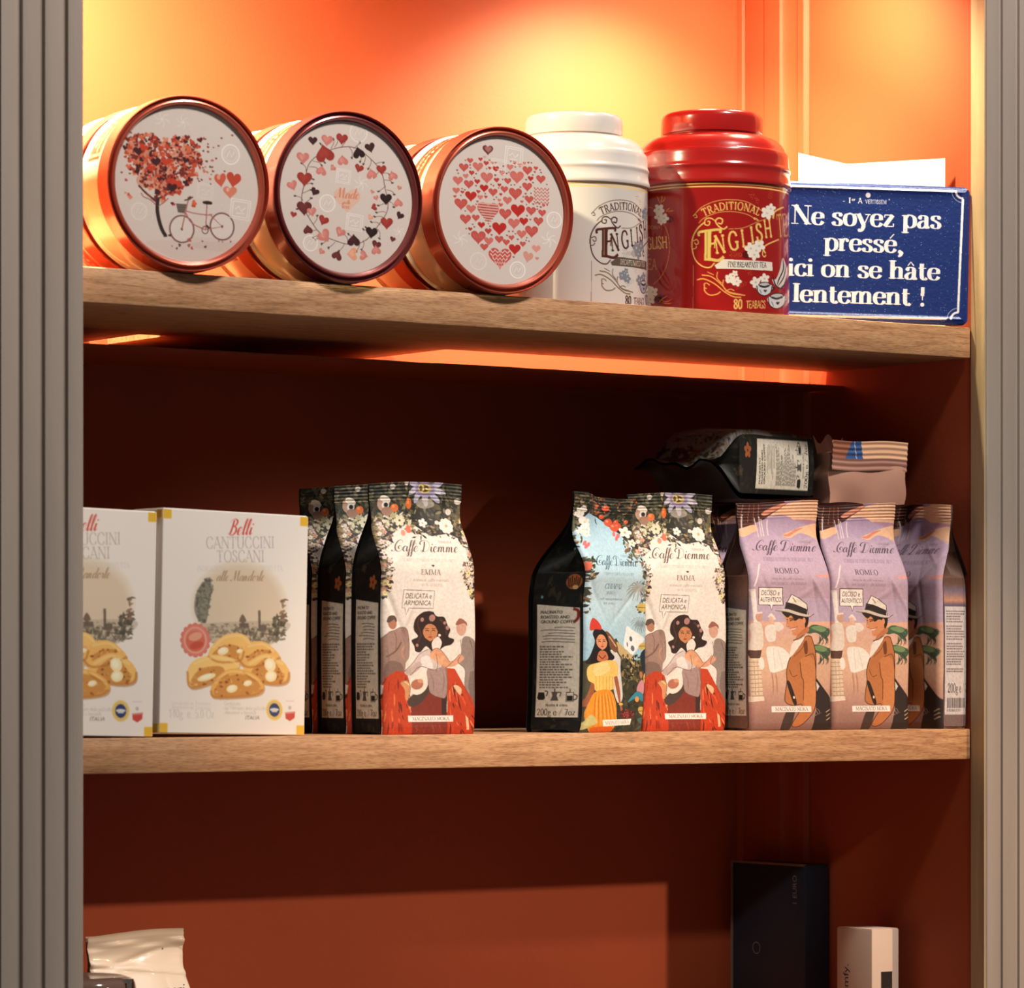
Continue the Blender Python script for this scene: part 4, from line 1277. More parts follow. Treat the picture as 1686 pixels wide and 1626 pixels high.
def make_side(kind):
    """Gusset print, 160 units wide and 680 high, seen upright."""
    base = {'emma': (22, 22, 20), 'chiapas': (16, 17, 18), 'romeo': (92, 66, 58), 'romeo_bar': (104, 72, 58)}[kind]
    T = lambda q: np.stack([q[:, 0] / 160.0, 1 - q[:, 1] / 680.0], 1)
    cv = Print(84, 340, T, base, 3)
    rg = np.random.RandomState(len(kind))
    paper, dark = (210, 202, 186), (40, 38, 34)
    if kind in ('emma', 'chiapas'):
        cv.leaves(200, lambda r: (r.uniform(0, 160), r.uniform(0, 680)), [(30, 31, 25), (26, 28, 24), (46, 42, 30), (20, 22, 22)], (6, 22), rg)
        if kind == 'chiapas':
            cv.ell(128, 215, 26, 24, (150, 84, 44))
            for k in range(7):
                cv.line([(106 + k * 7, 196 + (k % 2) * 6), (112 + k * 5, 232)], 3, (40, 26, 20))
            cv.ell(134, 232, 9, 7, (196, 160, 110))
            for x, y in ((30, 262), (18, 306), (70, 110)):
                cv.ell(x, y, 4, 5, (100, 140, 150))
        else:
            cv.flower(118, 235, 22, (150, 82, 44), (80, 40, 24), 5)
            cv.flower(60, 190, 16, (60, 52, 40), (90, 60, 40), 5)
        x0, x1, y0, y1 = 14, 152, 285, 640
    elif kind == 'romeo':
        cv.vgrad([(0, 0), (160, 0), (160, 680), (0, 680)], [(0, (60, 36, 32)), (160, (110, 78, 66)), (240, (140, 104, 92)), (300, (96, 84, 96)), (680, (120, 96, 84))])
        x0, x1, y0, y1 = 14, 152, 285, 640
    else:
        cv.vgrad([(0, 0), (160, 0), (160, 680), (0, 680)], [(0, (120, 78, 56)), (150, (84, 60, 48)), (200, (104, 76, 66)), (225, (120, 104, 120)), (258, (196, 140, 112)), (272, (104, 92, 112)), (640, (120, 96, 92))])
        x0, x1, y0, y1 = 6, 156, 278, 640
    cv.poly([(x0, y0), (x1, y0 + 12 if kind != 'romeo_bar' else y0), (x1, y1), (x0, y1)], paper if kind != 'romeo_bar' else (206, 194, 190))
    if kind == 'romeo_bar':
        y = y0 + 14
        for blk in (5, 6, 9, 2):
            for k in range(blk):
                x = x0 + 8
                end = x1 - 6 - rg.uniform(0, 40)
                while x < end:
                    w = rg.uniform(5, 16)
                    cv.rect(x, y, min(x + w, end), y + 4.2, (80, 68, 72), .8)
                    x += w + 2.5
                y += 8.6
            y += 7
        cv.text('200g ℮ / 7oz'.replace('℮', 'e'), x0 + 16, 566, 30, (44, 36, 40), 'serif', 'l', xs=.92)
        x = x0 + 14
        while x < x1 - 8:
            w = rg.choice([1.5, 3, 4.5])
            cv.rect(x, 584, x + w, 618, (40, 34, 36))
            x += w + rg.choice([1.5, 2.5, 4])
        cv.text('8 003866 021927', x0 + 14, 630, 9, (60, 52, 54), 'sans', 'l')
    else:
        for k, s in enumerate(('MACINATO', 'ROASTED AND', 'GROUND COFFEE')):
            cv.text(s, x0 + 12, y0 + 30 + k * 15, 9.5, dark, 'sans', 'l', xs=1.0, slant=.1)
            cv.text(s, x0 + 12.8, y0 + 30 + k * 15, 9.5, dark, 'sans', 'l', xs=1.0, slant=.1)
        if kind == 'chiapas':
            cv.line([(132, 300), (146, 306), (146, 328), (134, 342)], 9, (130, 40, 32), smooth=True)
        for k in range(6):
            x = x0 + 10 + rg.uniform(0, 50)
            cv.line([(x, y0 + 74 + k * 9), (x + 30, y0 + 72 + k * 9), (x1 - 14 - rg.uniform(0, 10), y0 + 75 + k * 9)], 2.6, dark, .65, smooth=True)
        for k in range(17):
            x = x0 + 10
            end = x0 + rg.uniform(70, 126)
            yy = y0 + 132 + k * 8.0
            while x < end:
                w = rg.uniform(5, 14)
                cv.rect(x, yy, min(x + w, end), yy + 3.8, dark, .72)
                x += w + 2.5
        icon_set(cv, 556, dark)
        cv.text('Modalità di utilizzo', 84, 606, 8, dark, 'sans', xs=.8)
        cv.text('200g e / 7oz', 82, 634, 20, dark, 'serif', xs=.98)
    cv.noise(.06, 9, rg)
    return cv.colours()

# ------------------------------------------------------------------ coffee bags
def bag_depth(v, t):
    k = np.clip((v - .64) / (.925 - .64), 0, 1)
    k = k * k * (3 - 2 * k)
    low = np.clip(v / .03, 0, 1) ** .5
    return t / 2 * (1 - k) * (.93 + .07 * low) + .0009


def bag_half(v, w):
    pinch = np.exp(-((v - .87) / .05) ** 2) * .03
    return w / 2 * (.985 + .02 * np.sin(np.pi * np.clip(v / .7, 0, 1)) - pinch + .01 * (v > .93))


def bag_wave(u, v, seed):
    """Swing of the flat upper part of the bag; some bags lean their seal forward."""
    top = np.clip((v - .7) / .3, 0, 1)
    lean = {1.3: -.019, 2.6: -.004}.get(seed, 0.0) * np.clip((v - .55) / .4, 0, 1) ** 1.3
    return lean + top ** 1.5 * (.0035 * np.sin(np.pi * 2.2 * u + seed) + .002 * np.sin(np.pi * 5 * u + 2 * seed))


def bag_front(u, v, w, h, t, seed, bend=0.0):
    d, hw = bag_depth(v, t), bag_half(v, w)
    a = np.clip((np.abs(u) - .44) / .06, 0, 1)
    body = np.clip((.93 - v) / .25, 0, 1)
    y = -d * (1 + .09 * np.cos(np.pi * u) * body) + np.minimum(d * .5, .0045) * (1 - np.sqrt(np.clip(1 - a * a, 0, 1)))
    rs = np.random.RandomState(int(seed * 100) + 1)
    cre = 0
    for _ in range(9):
        cx, cy, th, L, A = rs.uniform(-.5, .5), rs.uniform(.45, .95), rs.uniform(-1.2, 1.2), rs.uniform(.06, .2), rs.uniform(-.0016, .0016)
        du, dv = (u - cx) * w / h, v - cy
        s, n = du * math.sin(th) + dv * math.cos(th), du * math.cos(th) - dv * math.sin(th)
        cre = cre + A * np.exp(-(s / L) ** 2 - (n / .012) ** 2)
    y = y + cre * np.clip((.93 - v) / .06, 0, 1) * np.clip(d / .008, 0, 1)
    y = y + .0008 * np.sin(7 * u + 9 * v + seed * 5) * np.sin(11 * v - 3 * u) * np.clip((.93 - v) / .1, 0, 1)
    ridge = np.clip((v - .927) / .004, 0, 1)
    y = y - ridge * .00035 * np.sin((v - .927) * 2 * np.pi / .0135)
    y = y + bag_wave(u, v, seed)
    z = v * h + .0025 * np.sin(3 * u + seed * 3) * np.clip((v - .8) / .2, 0, 1)
    return np.stack([u * 2 * hw + bend * np.sin(np.pi * np.clip(v / .95, 0, 1) ** .8), y, z], -1)


def bag_gusset(s, v, side, w, h, t, seed, out=0.0, bend=0.0):
    """s runs from the front edge (0) to the back edge (1)."""
    d, hw = bag_depth(v, t), bag_half(v, w)
    yf = -d + np.minimum(d * .5, .0045)
    tri = 1 - np.abs(2 * s - 1)
    g = np.sqrt(np.clip((t / 2) ** 2 - d ** 2, 0, None)) * .85
    g = np.minimum(g, .02)
    bulge = .0022 * np.sin(np.pi * s) * np.clip((.7 - v) / .3, 0, 1)
    x = side * (hw - g * tri ** .8 + bulge + out) + bend * np.sin(np.pi * np.clip(v / .95, 0, 1) ** .8)
    y = yf + (-2 * yf) * s + bag_wave(side * .5 * (hw - g * tri ** .8) / hw, v, seed)
    return np.stack([x, y, v * h * np.ones_like(s) + .0025 * np.sin(1.5 * side + seed * 3) * np.clip((v - .8) / .2, 0, 1)], -1)


W_BAG, H_BAG, T_BAG = .096, .2125, .047
M_foil = mat_plain('dark_printed_foil', rgb(30, 30, 27), 0.38, var=.5, vscale=70, bump=.2, bscale=60)
M_foil_r = mat_plain('mauve_printed_foil', rgb(112, 84, 78), 0.4, var=.25, vscale=25, bump=.2, bscale=60)
M_bagprint = mat_print('bag_print', 0.58, spec=.3, bump=.12, bscale=90)


def uv_grid(nw, nh, u0=-.5, u1=.5):
    v, u = np.meshgrid(np.linspace(1, 0, nh), np.linspace(u0, u1, nw), indexing='ij')
    return u, v


def bag_meshes(name, front, w, h, t, seed, side=None, side_right=None, bend=0.0):
    out = {}
    u, v = uv_grid(front.shape[1], front.shape[0])
    out['front'] = grid_mesh(name + '_front', bag_front(u, v, w, h, t, seed, bend), front)
    # pouch: plain back, gussets and bottom
    bm = bmesh.new()
    for sd in (-1, 1):
        s, vv = uv_grid(15, 70, 0, 1)
        P = bag_gusset(s, vv, sd, w, h, t, seed, 0.0, bend)
        V = [[bm.verts.new(p) for p in row] for row in P]
        for i in range(69):
            for j in range(14):
                q = (V[i][j], V[i + 1][j], V[i + 1][j + 1], V[i][j + 1])
                bm.faces.new(q if sd > 0 else q[::-1])
    u, vv = uv_grid(21, 60)
    P = bag_front(u, vv, w, h, t, seed, bend)
    P[..., 1] = bag_depth(vv, t) * (1 + .06 * np.cos(np.pi * u) * np.clip((.93 - vv) / .25, 0, 1)) + bag_wave(u, vv, seed) + .0006
    V = [[bm.verts.new(p) for p in row] for row in P]
    for i in range(59):
        for j in range(20):
            bm.faces.new((V[i][j], V[i][j + 1], V[i + 1][j + 1], V[i + 1][j]))
    b = [bm.verts.new((x, y, .0004)) for x, y in ((-w * .49, -t * .45), (w * .49, -t * .45), (w * .49, t * .45), (-w * .49, t * .45))]
    bm.faces.new(b[::-1])
    out['pouch'] = mesh_of(bm, name + '_pouch', 50)
    for key, art, sd in (('side', side, -1), ('side_right', side_right, 1)):
        if art is None:
            continue
        n, m = art.shape[1], art.shape[0]
        s, vv = uv_grid(n, m, .012, .988)
        # the drawing reads left to right as one looks at the gusset from outside
        s = 1 - s if sd < 0 else s
        P = bag_gusset(s, .012 + vv * .905, sd, w, h, t, seed, .0005, bend)
        out[key] = grid_mesh(name + '_' + key, P, art)
    return out


def place_bag(ms, loc, rot, label, group, mat=None):
    e = empty('coffee_bag', loc, rot)
    tag(e, label, 'coffee bag', group)
    link('pouch', ms['pouch'], mat or M_foil, e)
    link('front_panel', ms['front'], M_bagprint, e)
    if 'side' in ms:
        link('side_panel', ms['side'], M_bagprint, e)
    if 'side_right' in ms:
        link('side_panel', ms['side_right'], M_bagprint, e)
    return e


ART_E, ART_C, ART_R = make_emma(), make_chiapas(), make_romeo()
SIDE_E, SIDE_C, SIDE_R, SIDE_B = make_side('emma'), make_side('chiapas'), make_side('romeo'), make_side('romeo_bar')
emma = bag_meshes('emma', ART_E, W_BAG, H_BAG, T_BAG, .4, SIDE_E)
chiapas = bag_meshes('chiapas', ART_C, W_BAG, H_BAG - .004, .060, 1.3, SIDE_C, None, .006)
romeo = bag_meshes('romeo', ART_R, W_BAG * .985, H_BAG - .004, .046, 2.1, SIDE_R)
romeo3 = dict(romeo)
romeo3['pouch'] = bag_meshes('romeo_thin', ART_R[::20, ::20], W_BAG * .985, H_BAG - .004, .036, 2.6, None, SIDE_B)
_b = romeo3.pop('pouch')
ART_R2 = (ART_R[::2, ::2] + ART_R[1::2, ::2] + ART_R[::2, 1::2] + ART_R[1::2, 1::2]) / 4
u_, v_ = uv_grid(ART_R2.shape[1], ART_R2.shape[0])
romeo3 = {'pouch': _b['pouch'], 'side_right': _b['side_right'], 'front': grid_mesh('romeo_thin_front', bag_front(u_, v_, W_BAG * .985, H_BAG - .004, .036, 2.6), ART_R2)}

GB = 'coffee bags on the middle shelf'
hz = T_BAG / 2
place_bag(emma, (.3386, .010 + hz, 0), (0, 0, 0), 'foremost white floral coffee bag of the three right of the biscuit box', GB)
place_bag(emma, (.3386, .0635 + hz, 0), (0, 0, R(-.6)), 'white floral coffee bag in the middle of the three right of the biscuit box', GB)
place_bag(emma, (.3375, .117 + hz, 0), (0, 0, R(.5)), 'rearmost white floral coffee bag of the three, mostly behind the biscuit box', GB)
# blue bag turned so that its label side faces the room
rz = R(20)
cx, sx = math.cos(rz), math.sin(rz)
fl = (.4945, .004)
place_bag(chiapas, (fl[0] + .048 * cx - .029 * sx, fl[1] + .048 * sx + .029 * cx, 0), (0, 0, rz), 'sky blue coffee bag with a girl in yellow, turned to show its label side', GB)
place_bag(emma, (.6363, .040 + hz, 0), (0, 0, R(-1)), 'white floral coffee bag standing between the sky blue and the lilac bags', GB)
place_bag(romeo, (.7435, .020 + .023, 0), (0, 0, R(-.5)), 'lilac coffee bag with man in hat, standing beside the white floral bag', GB, M_foil_r)
place_bag(romeo, (.8385, .020 + .023, 0), (0, 0, R(.4)), 'lilac coffee bag with man in hat, between its twin and the sideways bag', GB, M_foil_r)
# sideways one in the corner: front faces the other bags, barcode side faces the room
place_bag(romeo3, (.908 + .018, .004 + .0475, 0), (0, 0, R(-88)), 'lilac coffee bag turned sideways by the right post, barcode label facing out', GB, M_foil_r)
# second row that carries the lying bags
place_bag(romeo, (.748, .1085, 0), (0, 0, R(.7)), 'lilac coffee bag in the second row, behind the lilac bag nearest the white one', GB, M_foil_r)
place_bag(romeo, (.8495, .110, 0), (0, 0, R(-.6)), 'lilac coffee bag hidden in the second row under the crimped tan bag', GB, M_foil_r)

# bag lying on top, label side out, its top pointing left
lying = bag_meshes('lying', ART_E[::6, ::6] * .2, .09, .150, .061, 3.3, SIDE_E)
lb = empty('coffee_bag', (.8065, .116, .2100 + .0332), (0, 0, 0))
lb.rotation_euler = (Matrix.Rotation(R(8), 3, 'Z') @ Matrix(((0, 0, -1), (1, 0, 0), (0, -1, 0)))).to_euler()
tag(lb, 'dark coffee bag lying on top of the row, grey label side showing', 'coffee bag', GB)
link('pouch', lying['pouch'], M_foil, lb)
link('front_panel', lying['front'], M_bagprint, lb)
link('side_panel', lying['side'], M_bagprint, lb)

# tan bag lying with its crimped seal towards the room
M_tan = mat_plain('tan_printed_foil', rgb(190, 142, 122), 0.42, var=.12, vscale=14, bump=.3, bscale=45)


def make_tan_bag():
    e = empty('coffee_bag', (.8655, .057, .2100))
    tag(e, 'tan coffee bag lying on top of the lilac bags, crimped seal facing out', 'coffee bag', GB)
    bm = bmesh.new()
    W, D, Hh = .092, .13, .047
    nx, nz, ny = 14, 10, 12

    def pt(a, b, c):
        x, z, y = (a - .5) * W, b * Hh, c * D
        sq = 1 - .08 * math.sin(math.pi * c)
        x = x * (1.0 - .05 * c) + .0012 * math.sin(9 * b + 4 * c)
        z = z * sq + .0015 * math.sin(7 * a + 5 * c)
        y = y + .0025 * math.sin(8 * a + 3) * (1 - c) * math.sin(math.pi * b) - .004 * math.sin(math.pi * b) * math.sin(math.pi * a) * (1 - c)
        return (x, y, max(z, 0))
    cache = {}

    def vert(a, b, c):
        k = (round(a, 4), round(b, 4), round(c, 4))
        if k not in cache:
            cache[k] = bm.verts.new(pt(*k))
        return cache[k]

    def sheet(f, n, m):
        for i in range(n):
            for j in range(m):
                bm.faces.new([vert(*f(x, y)) for x, y in ((i / n, j / m), ((i + 1) / n, j / m), ((i + 1) / n, (j + 1) / m), (i / n, (j + 1) / m))])
    sheet(lambda a, b: (a, b, 0), nx, nz)
    sheet(lambda a, b: (a, b, 1), nx, nz)
    sheet(lambda c, b: (0, b, c), ny, nz)
    sheet(lambda c, b: (1, b, c), ny, nz)
    sheet(lambda a, c: (a, 0, c), nx, ny)
    sheet(lambda a, c: (a, 1, c), nx, ny)
    bmesh.ops.recalc_face_normals(bm, faces=bm.faces)
    link('pouch', mesh_of(bm, 'tan_pouch', 50), M_tan, e)
    # crimped seal standing along the upper front edge
    T = lambda q: np.stack([q[:, 0] / 100.0, 1 - q[:, 1] / 24.0], 1)
    cv = Print(150, 40, T, (226, 178, 142))
    cv.poly([(0, 0), (26, 0), (18, 14), (2, 14), (2, 24), (0, 24)], (150, 92, 70))
    cv.poly([(24, 0), (36, 0), (40, 14), (16, 14)], (46, 84, 140))
    cv.line([(27, 0), (31, 14)], 1, (190, 190, 200))
    cv.rect(0, 14, 100, 24, (176, 128, 112))
    for k in range(4):
        cv.line([(0, 2 + k * 3), (100, 2.4 + k * 3)], .6, (170, 122, 94), .4)
    cv.line([(0, 18), (100, 18)], .8, (110, 76, 66))
    col = cv.colours()
    u, v = np.meshgrid(np.linspace(-.5, .5, 150), np.linspace(1, 0, 40))
    P = np.stack([u * W * 1.02, -.0035 - .0004 * np.sin(v * 34) + .002 * np.sin(5 * u) - .002 * v, Hh * .66 + v * .0275 + .001 * np.sin(6 * u)], -1)
    for dy, fl_ in ((0, False), (.0012, True)):
        Q = P.copy()
        Q[..., 1] += dy
        if not fl_:
            link('seal', grid_mesh('tan_seal', Q, col), M_bagprint, e)
        else:
            link('seal_back', grid_mesh('tan_seal_back', Q[::4, ::6], None, flip=True), M_tan, e)
    # folded flap behind the seal
    bm = bmesh.new()
    n = 12
    for x0, x1, hgt in ((-.044, -.008, .019), (.008, .044, .014)):
        a = [bm.verts.new((x0 + (x1 - x0) * i / n, .018 + .003 * math.sin(i), Hh - .006)) for i in range(n + 1)]
        b = [bm.verts.new((x0 + (x1 - x0) * i / n, .026, Hh + hgt * (.75 + .25 * math.sin(i * .9 + x0 * 90)))) for i in range(n + 1)]
        c = [bm.verts.new((x0 + (x1 - x0) * i / n, .032, Hh - .006)) for i in range(n + 1)]
        for i in range(n):
            bm.faces.new((a[i], a[i + 1], b[i + 1], b[i]))
            bm.faces.new((b[i], b[i + 1], c[i + 1], c[i]))
        bm.faces.new((a[0], b[0], c[0]))
        bm.faces.new((a[n], c[n], b[n]))
    bmesh.ops.recalc_face_normals(bm, faces=bm.faces)
    link('folded_flap', mesh_of(bm, 'folded_flap', 40), M_tan, e)


make_tan_bag()

# ------------------------------------------------------------------ round gift tins lying on their sides
R_TIN, L_TIN = .0715, .062
R_DISC = .0632
LIDW = (218, 203, 194)
PAL = {'red': (158, 56, 48), 'pink': (206, 128, 116), 'dark': (66, 34, 36), 'blk': (44, 26, 28), 'mar': (104, 46, 46), 'peach': (226, 160, 130)}


def lid_print(cx, cy, a, b):
    """Drawing coordinates -> disc; (cx, cy) centre, a and b half width and half height of the disc in the drawing."""
    T = lambda q: np.stack([.5 + .5 * (q[:, 0] - cx) / a, .5 - .5 * (q[:, 1] - cy) / b], 1)
    return Print(310, 310, T, LIDW)


def stamp(cv, x, y, r, kind, a=.8):
    c = (246, 238, 232)
    if kind == 'o':
        cv.ring(x, y, r, r * 1.1, r * .16, c, a)
        cv.ring(x, y, r * .68, r * .75, r * .06, c, a * .7)
        cv.line([(x - r * .4, y + r * .3), (x - r * .1, y - r * .4), (x + r * .1, y + r * .3), (x + r * .4, y - r * .3)], r * .1, c, a)
    elif kind == 's':
        for k in (0, 1):
            q = r * (1 - .22 * k)
            cv.frame([(x - q * .8, y - q), (x + q, y - q * .8), (x + q * .8, y + q), (x - q, y + q * .8)], r * .09, c, a)
        cv.line([(x - r * .5, y), (x - r * .1, y - r * .3), (x + r * .1, y + r * .2), (x + r * .5, y - r * .2)], r * .1, c, a)
        cv.line([(x - r * .4, y + r * .35), (x + r * .4, y + r * .4)], r * .08, c, a)
    else:
        for k in range(6):
            t = k * 1.05
            cv.line([(x, y), (x + r * .5 * math.cos(t), y + r * .5 * math.sin(t)), (x + r * math.cos(t + .4), y + r * math.sin(t + .4))], r * .12, c, a * .8, smooth=True)


def lid_tree():
    cv = lid_print(897, 862, 588, 642)
    rg = np.random.RandomState(21)
    cv.poly([(560, 1365), (760, 1330), (1000, 1290), (1400, 1320), (1400, 1420), (900, 1500)], (216, 196, 186), smooth=True)
    cv.ell(1170, 1360, 260, 40, (206, 184, 176), .6)
    stamp(cv, 690, 350, 70, 'w', .5)
    stamp(cv, 860, 360, 60, 'w', .5)
    stamp(cv, 505, 1110, 66, 'o', .4)

    def inheart(x, y):
        X, Y = (x - 700) / 282, -(y - 765) / 236
        return (X * X + Y * Y - 1) ** 3 - X * X * Y ** 3 < 0
    # branches
    for p in ([(650, 1040), (640, 900), (600, 760), (520, 640)], [(645, 960), (690, 820), (760, 700), (860, 620)], [(640, 900), (640, 760), (660, 640)], [(655, 1000), (760, 940), (840, 870)], [(640, 1020), (560, 960), (500, 900)], [(690, 820), (800, 790), (930, 720)]):
        cv.line(p, 16, (92, 44, 40), smooth=True)
    for x, y, rx, ry, a in ((500, 630, 90, 90, .6), (600, 740, 90, 70, .4), (760, 880, 95, 80, .6), (880, 640, 100, 80, .4), (560, 860, 80, 60, .4), (700, 760, 70, 70, .4)):
        cv.ell(x, y, rx, ry, (204, 92, 60), a)
    n = 0
    while n < 520:
        x, y = rg.uniform(370, 1010), rg.uniform(480, 1040)
        if inheart(x, y) or (rg.uniform() < .05 and 380 < x < 1080):
            cv.heart(x, y, rg.uniform(8, 26), [(196, 78, 50), (214, 106, 72), (120, 48, 40), (78, 34, 34), (222, 140, 112), (184, 60, 42)][rg.randint(6)], rot=rg.uniform(-1, 1))
            n += 1
    for x, y, s in ((500, 620, 42), (540, 590, 36), (800, 870, 50), (770, 900, 42), (640, 700, 40), (720, 690, 44), (880, 670, 30), (880, 850, 24), (600, 750, 36), (880, 520, 20), (820, 495, 22), (825, 940, 26), (490, 790, 24), (770, 1030, 14)):
        cv.heart(x, y, s, (70, 32, 36) if s < 45 and int(x) % 3 else (198, 66, 44), rot=rg.uniform(-.6, .6))
    for k in range(46):
        cv.heart(rg.uniform(950, 1110), rg.uniform(480, 860), rg.uniform(6, 13), [(150, 62, 54), (90, 44, 44), (204, 110, 90)][k % 3], rot=rg.uniform(-1, 1))
    for x, y in ((1265, 440), (1175, 470), (1150, 535), (1130, 640), (1200, 740), (365, 805), (430, 810), (440, 478), (615, 472)):
        cv.heart(x, y, 10, (130, 60, 56))
    cv.line([(655, 1000), (650, 1080), (664, 1170), (690, 1250), (720, 1300)], 30, (58, 42, 40), smooth=True)
    cv.poly([(700, 1310), (715, 1270), (735, 1305)], (58, 42, 40))
    for p in ([(640, 1050), (590, 1010), (540, 990), (520, 960)], [(655, 1060), (700, 1030), (740, 990)], [(640, 1030), (600, 1000), (560, 950)]):
        cv.line(p, 7, (150, 70, 58), smooth=True)
    # bicycle
    fr = (176, 108, 96)
    for x, y, rx, ry in ((850, 1235, 104, 116), (1180, 1195, 104, 116)):
        cv.ell(x, y, rx, ry, (226, 212, 204), .7)
        cv.ring(x, y, rx, ry, 13, (128, 84, 80))
        for k in range(12):
            t = k * math.pi / 6
            cv.line([(x, y), (x + rx * .9 * math.cos(t), y + ry * .9 * math.sin(t))], 2.5, (214, 200, 194), .8)
        cv.ell(x, y, 10, 12, (110, 80, 76))
    cv.line([(850, 1235), (880, 1090), (900, 1000), (930, 972)], 10, fr)
    cv.line([(880, 1085), (950, 1100), (1060, 1108), (1100, 1100)], 9, fr, smooth=True)
    cv.line([(880, 1100), (930, 1180), (1040, 1230)], 10, fr, smooth=True)
    cv.line([(1055, 1010), (1045, 1230)], 9, fr)
    cv.line([(1040, 1230), (1180, 1195), (1075, 1100)], 9, fr)
    cv.line([(870, 1000), (900, 990), (940, 968)], 11, (84, 64, 60), smooth=True)
    cv.poly([(1020, 1000), (1060, 992), (1096, 1000), (1090, 1020), (1030, 1018)], (54, 40, 40), smooth=True)
    cv.ring(1040, 1232, 30, 34, 9, (130, 92, 86))
    cv.line([(1050, 1190), (1075, 1215)], 14, (70, 52, 50))
    cv.poly([(802, 1030), (888, 1030), (870, 1106), (818, 1102)], (96, 82, 76))
    for k in range(4):
        cv.line([(806 + k * 3, 1046 + k * 18), (884 - k * 4, 1046 + k * 18)], 4, (140, 124, 114))
    for k in range(16):
        cv.heart(rg.uniform(730, 1290), rg.uniform(1290, 1400), rg.uniform(6, 16), [(176, 90, 80), (90, 54, 52)][k % 2], rot=rg.uniform(-2, 2))
    # balloons and postmarks
    cv.heart(1165, 810, 66, (206, 96, 72), rot=-.15, ax=.75)
    cv.heart(1275, 800, 72, (196, 74, 54), rot=.15, ax=.85)
    cv.heart(1245, 905, 58, (216, 130, 106))
    cv.ell(1150, 790, 14, 22, (230, 160, 140))
    cv.ell(1225, 890, 12, 16, (236, 180, 160))
    stamp(cv, 1250, 598, 78, 'o')
    stamp(cv, 1330, 1045, 88, 's')
    stamp(cv, 1040, 915, 70, 's', .4)
    return cv.colours()


def lid_wreath():
    cv = lid_print(838, 835, 540, 622)
    rg = np.random.RandomState(4)
    t = np.linspace(0, 2 * np.pi, 60)
    for q in range(5):
        s = slice(q * 12, q * 12 + 13)
        cv.line(np.stack([825 + (345 + 12 * np.sin(7 * t[s])) * np.cos(t[s]), 820 + (395 + 10 * np.cos(5 * t[s])) * np.sin(t[s])], 1), 6, (110, 72, 66))
    for k in range(46):
        a = k * 2 * math.pi / 46 + rg.uniform(-.05, .05)
        r = rg.choice([.8, 1.17])
        x, y = 825 + 345 * math.cos(a), 820 + 395 * math.sin(a)
        X, Y = 825 + 345 * r * math.cos(a + .1), 820 + 395 * r * math.sin(a + .1)
        cv.line([(x, y), ((x + X) / 2 + 12, (y + Y) / 2 - 8), (X, Y), (X - 12, Y - 6)], 4.5, (120, 84, 76), smooth=True)
        cv.ell(X, Y, 12, 7, (90, 66, 60), rot=a)
    H = [(565, 395, 40, 'dark', 0), (680, 382, 52, 'pink', .1), (800, 360, 52, 'red', .1), (1028, 412, 46, 'dark', -.3), (935, 468, 54, 'blk', 2.9), (660, 498, 82, 'red', 2.9), (485, 540, 56, 'pink', 0), (805, 540, 48, 'pink', 3.0),
         (938, 590, 40, 'red', .3), (1122, 586, 46, 'red', -.1), (1040, 632, 48, 'pink', 2.9), (1215, 632, 44, 'pink', 2.8), (632, 637, 46, 'pink', 3.3), (497, 708, 66, 'red', 0), (400, 770, 46, 'pink', -.4), (580, 808, 38, 'dark', .5),
         (1158, 822, 54, 'blk', 0), (1260, 850, 42, 'pink', 3.0), (1060, 900, 30, 'red', 1.2), (1275, 952, 36, 'dark', .5), (495, 945, 66, 'mar', 0), (555, 972, 42, 'pink', -.2), (410, 1005, 28, 'red', .2), (650, 1035, 46, 'red', .4),
         (1165, 1020, 56, 'red', 0), (525, 1122, 42, 'mar', 3.0), (655, 1162, 60, 'pink', -.7), (785, 1122, 46, 'pink', .5), (895, 1186, 56, 'dark', 3.1), (1040, 1106, 54, 'blk', .1), (1215, 1150, 26, 'mar', .3), (1080, 1205, 42, 'mar', .3),
         (1078, 1252, 44, 'pink', 3.0), (760, 1315, 46, 'mar', 3.5), (635, 1290, 28, 'pink', .6), (885, 1295, 52, 'peach', 1.5), (975, 1300, 42, 'pink', -1.4), (1270, 725, 22, 'pink', .3), (1045, 775, 18, 'pink', .4), (1076, 822, 24, 'pink', -.3), (1030, 985, 26, 'peach', .6), (725, 605, 28, 'pink', .8)]
    for x, y, s, c, r in H:
        col = np.array(PAL[c])
        cv.heart(x, y, s, tuple(col), rot=r, ax=.92)
        cv.heart(x - s * .12, y - s * .12, s * .55, tuple(np.clip(col * 1.08 + 8, 0, 255)), .6, rot=r, ax=.9)
        if c == 'pink' and int(x) % 2:
            cv.line([(x - s * .3, y - s * .3), (x - s * .1, y + s * .3)], s * .1, (232, 190, 180), .7)
    cv.heart(840, 850, 112, (228, 186, 166), ax=.98)
    cv.text('Made', 840, 845, 84, (212, 132, 104), 'script', weight=1.6, slant=.2)
    cv.text('with', 840, 890, 34, (212, 132, 104), 'script', weight=2.2)
    cv.text('love', 832, 928, 46, (212, 132, 104), 'script', weight=2.0)
    stamp(cv, 935, 300, 74, 'o', .5)
    stamp(cv, 810, 668, 62, 's', .8)
    stamp(cv, 955, 712, 60, 'w', .6)
    stamp(cv, 680, 895, 66, 'o')
    stamp(cv, 900, 1035, 72, 's')
    stamp(cv, 545, 1228, 60, 'o')
    stamp(cv, 1270, 1085, 46, 'w', .7)
    return cv.colours()


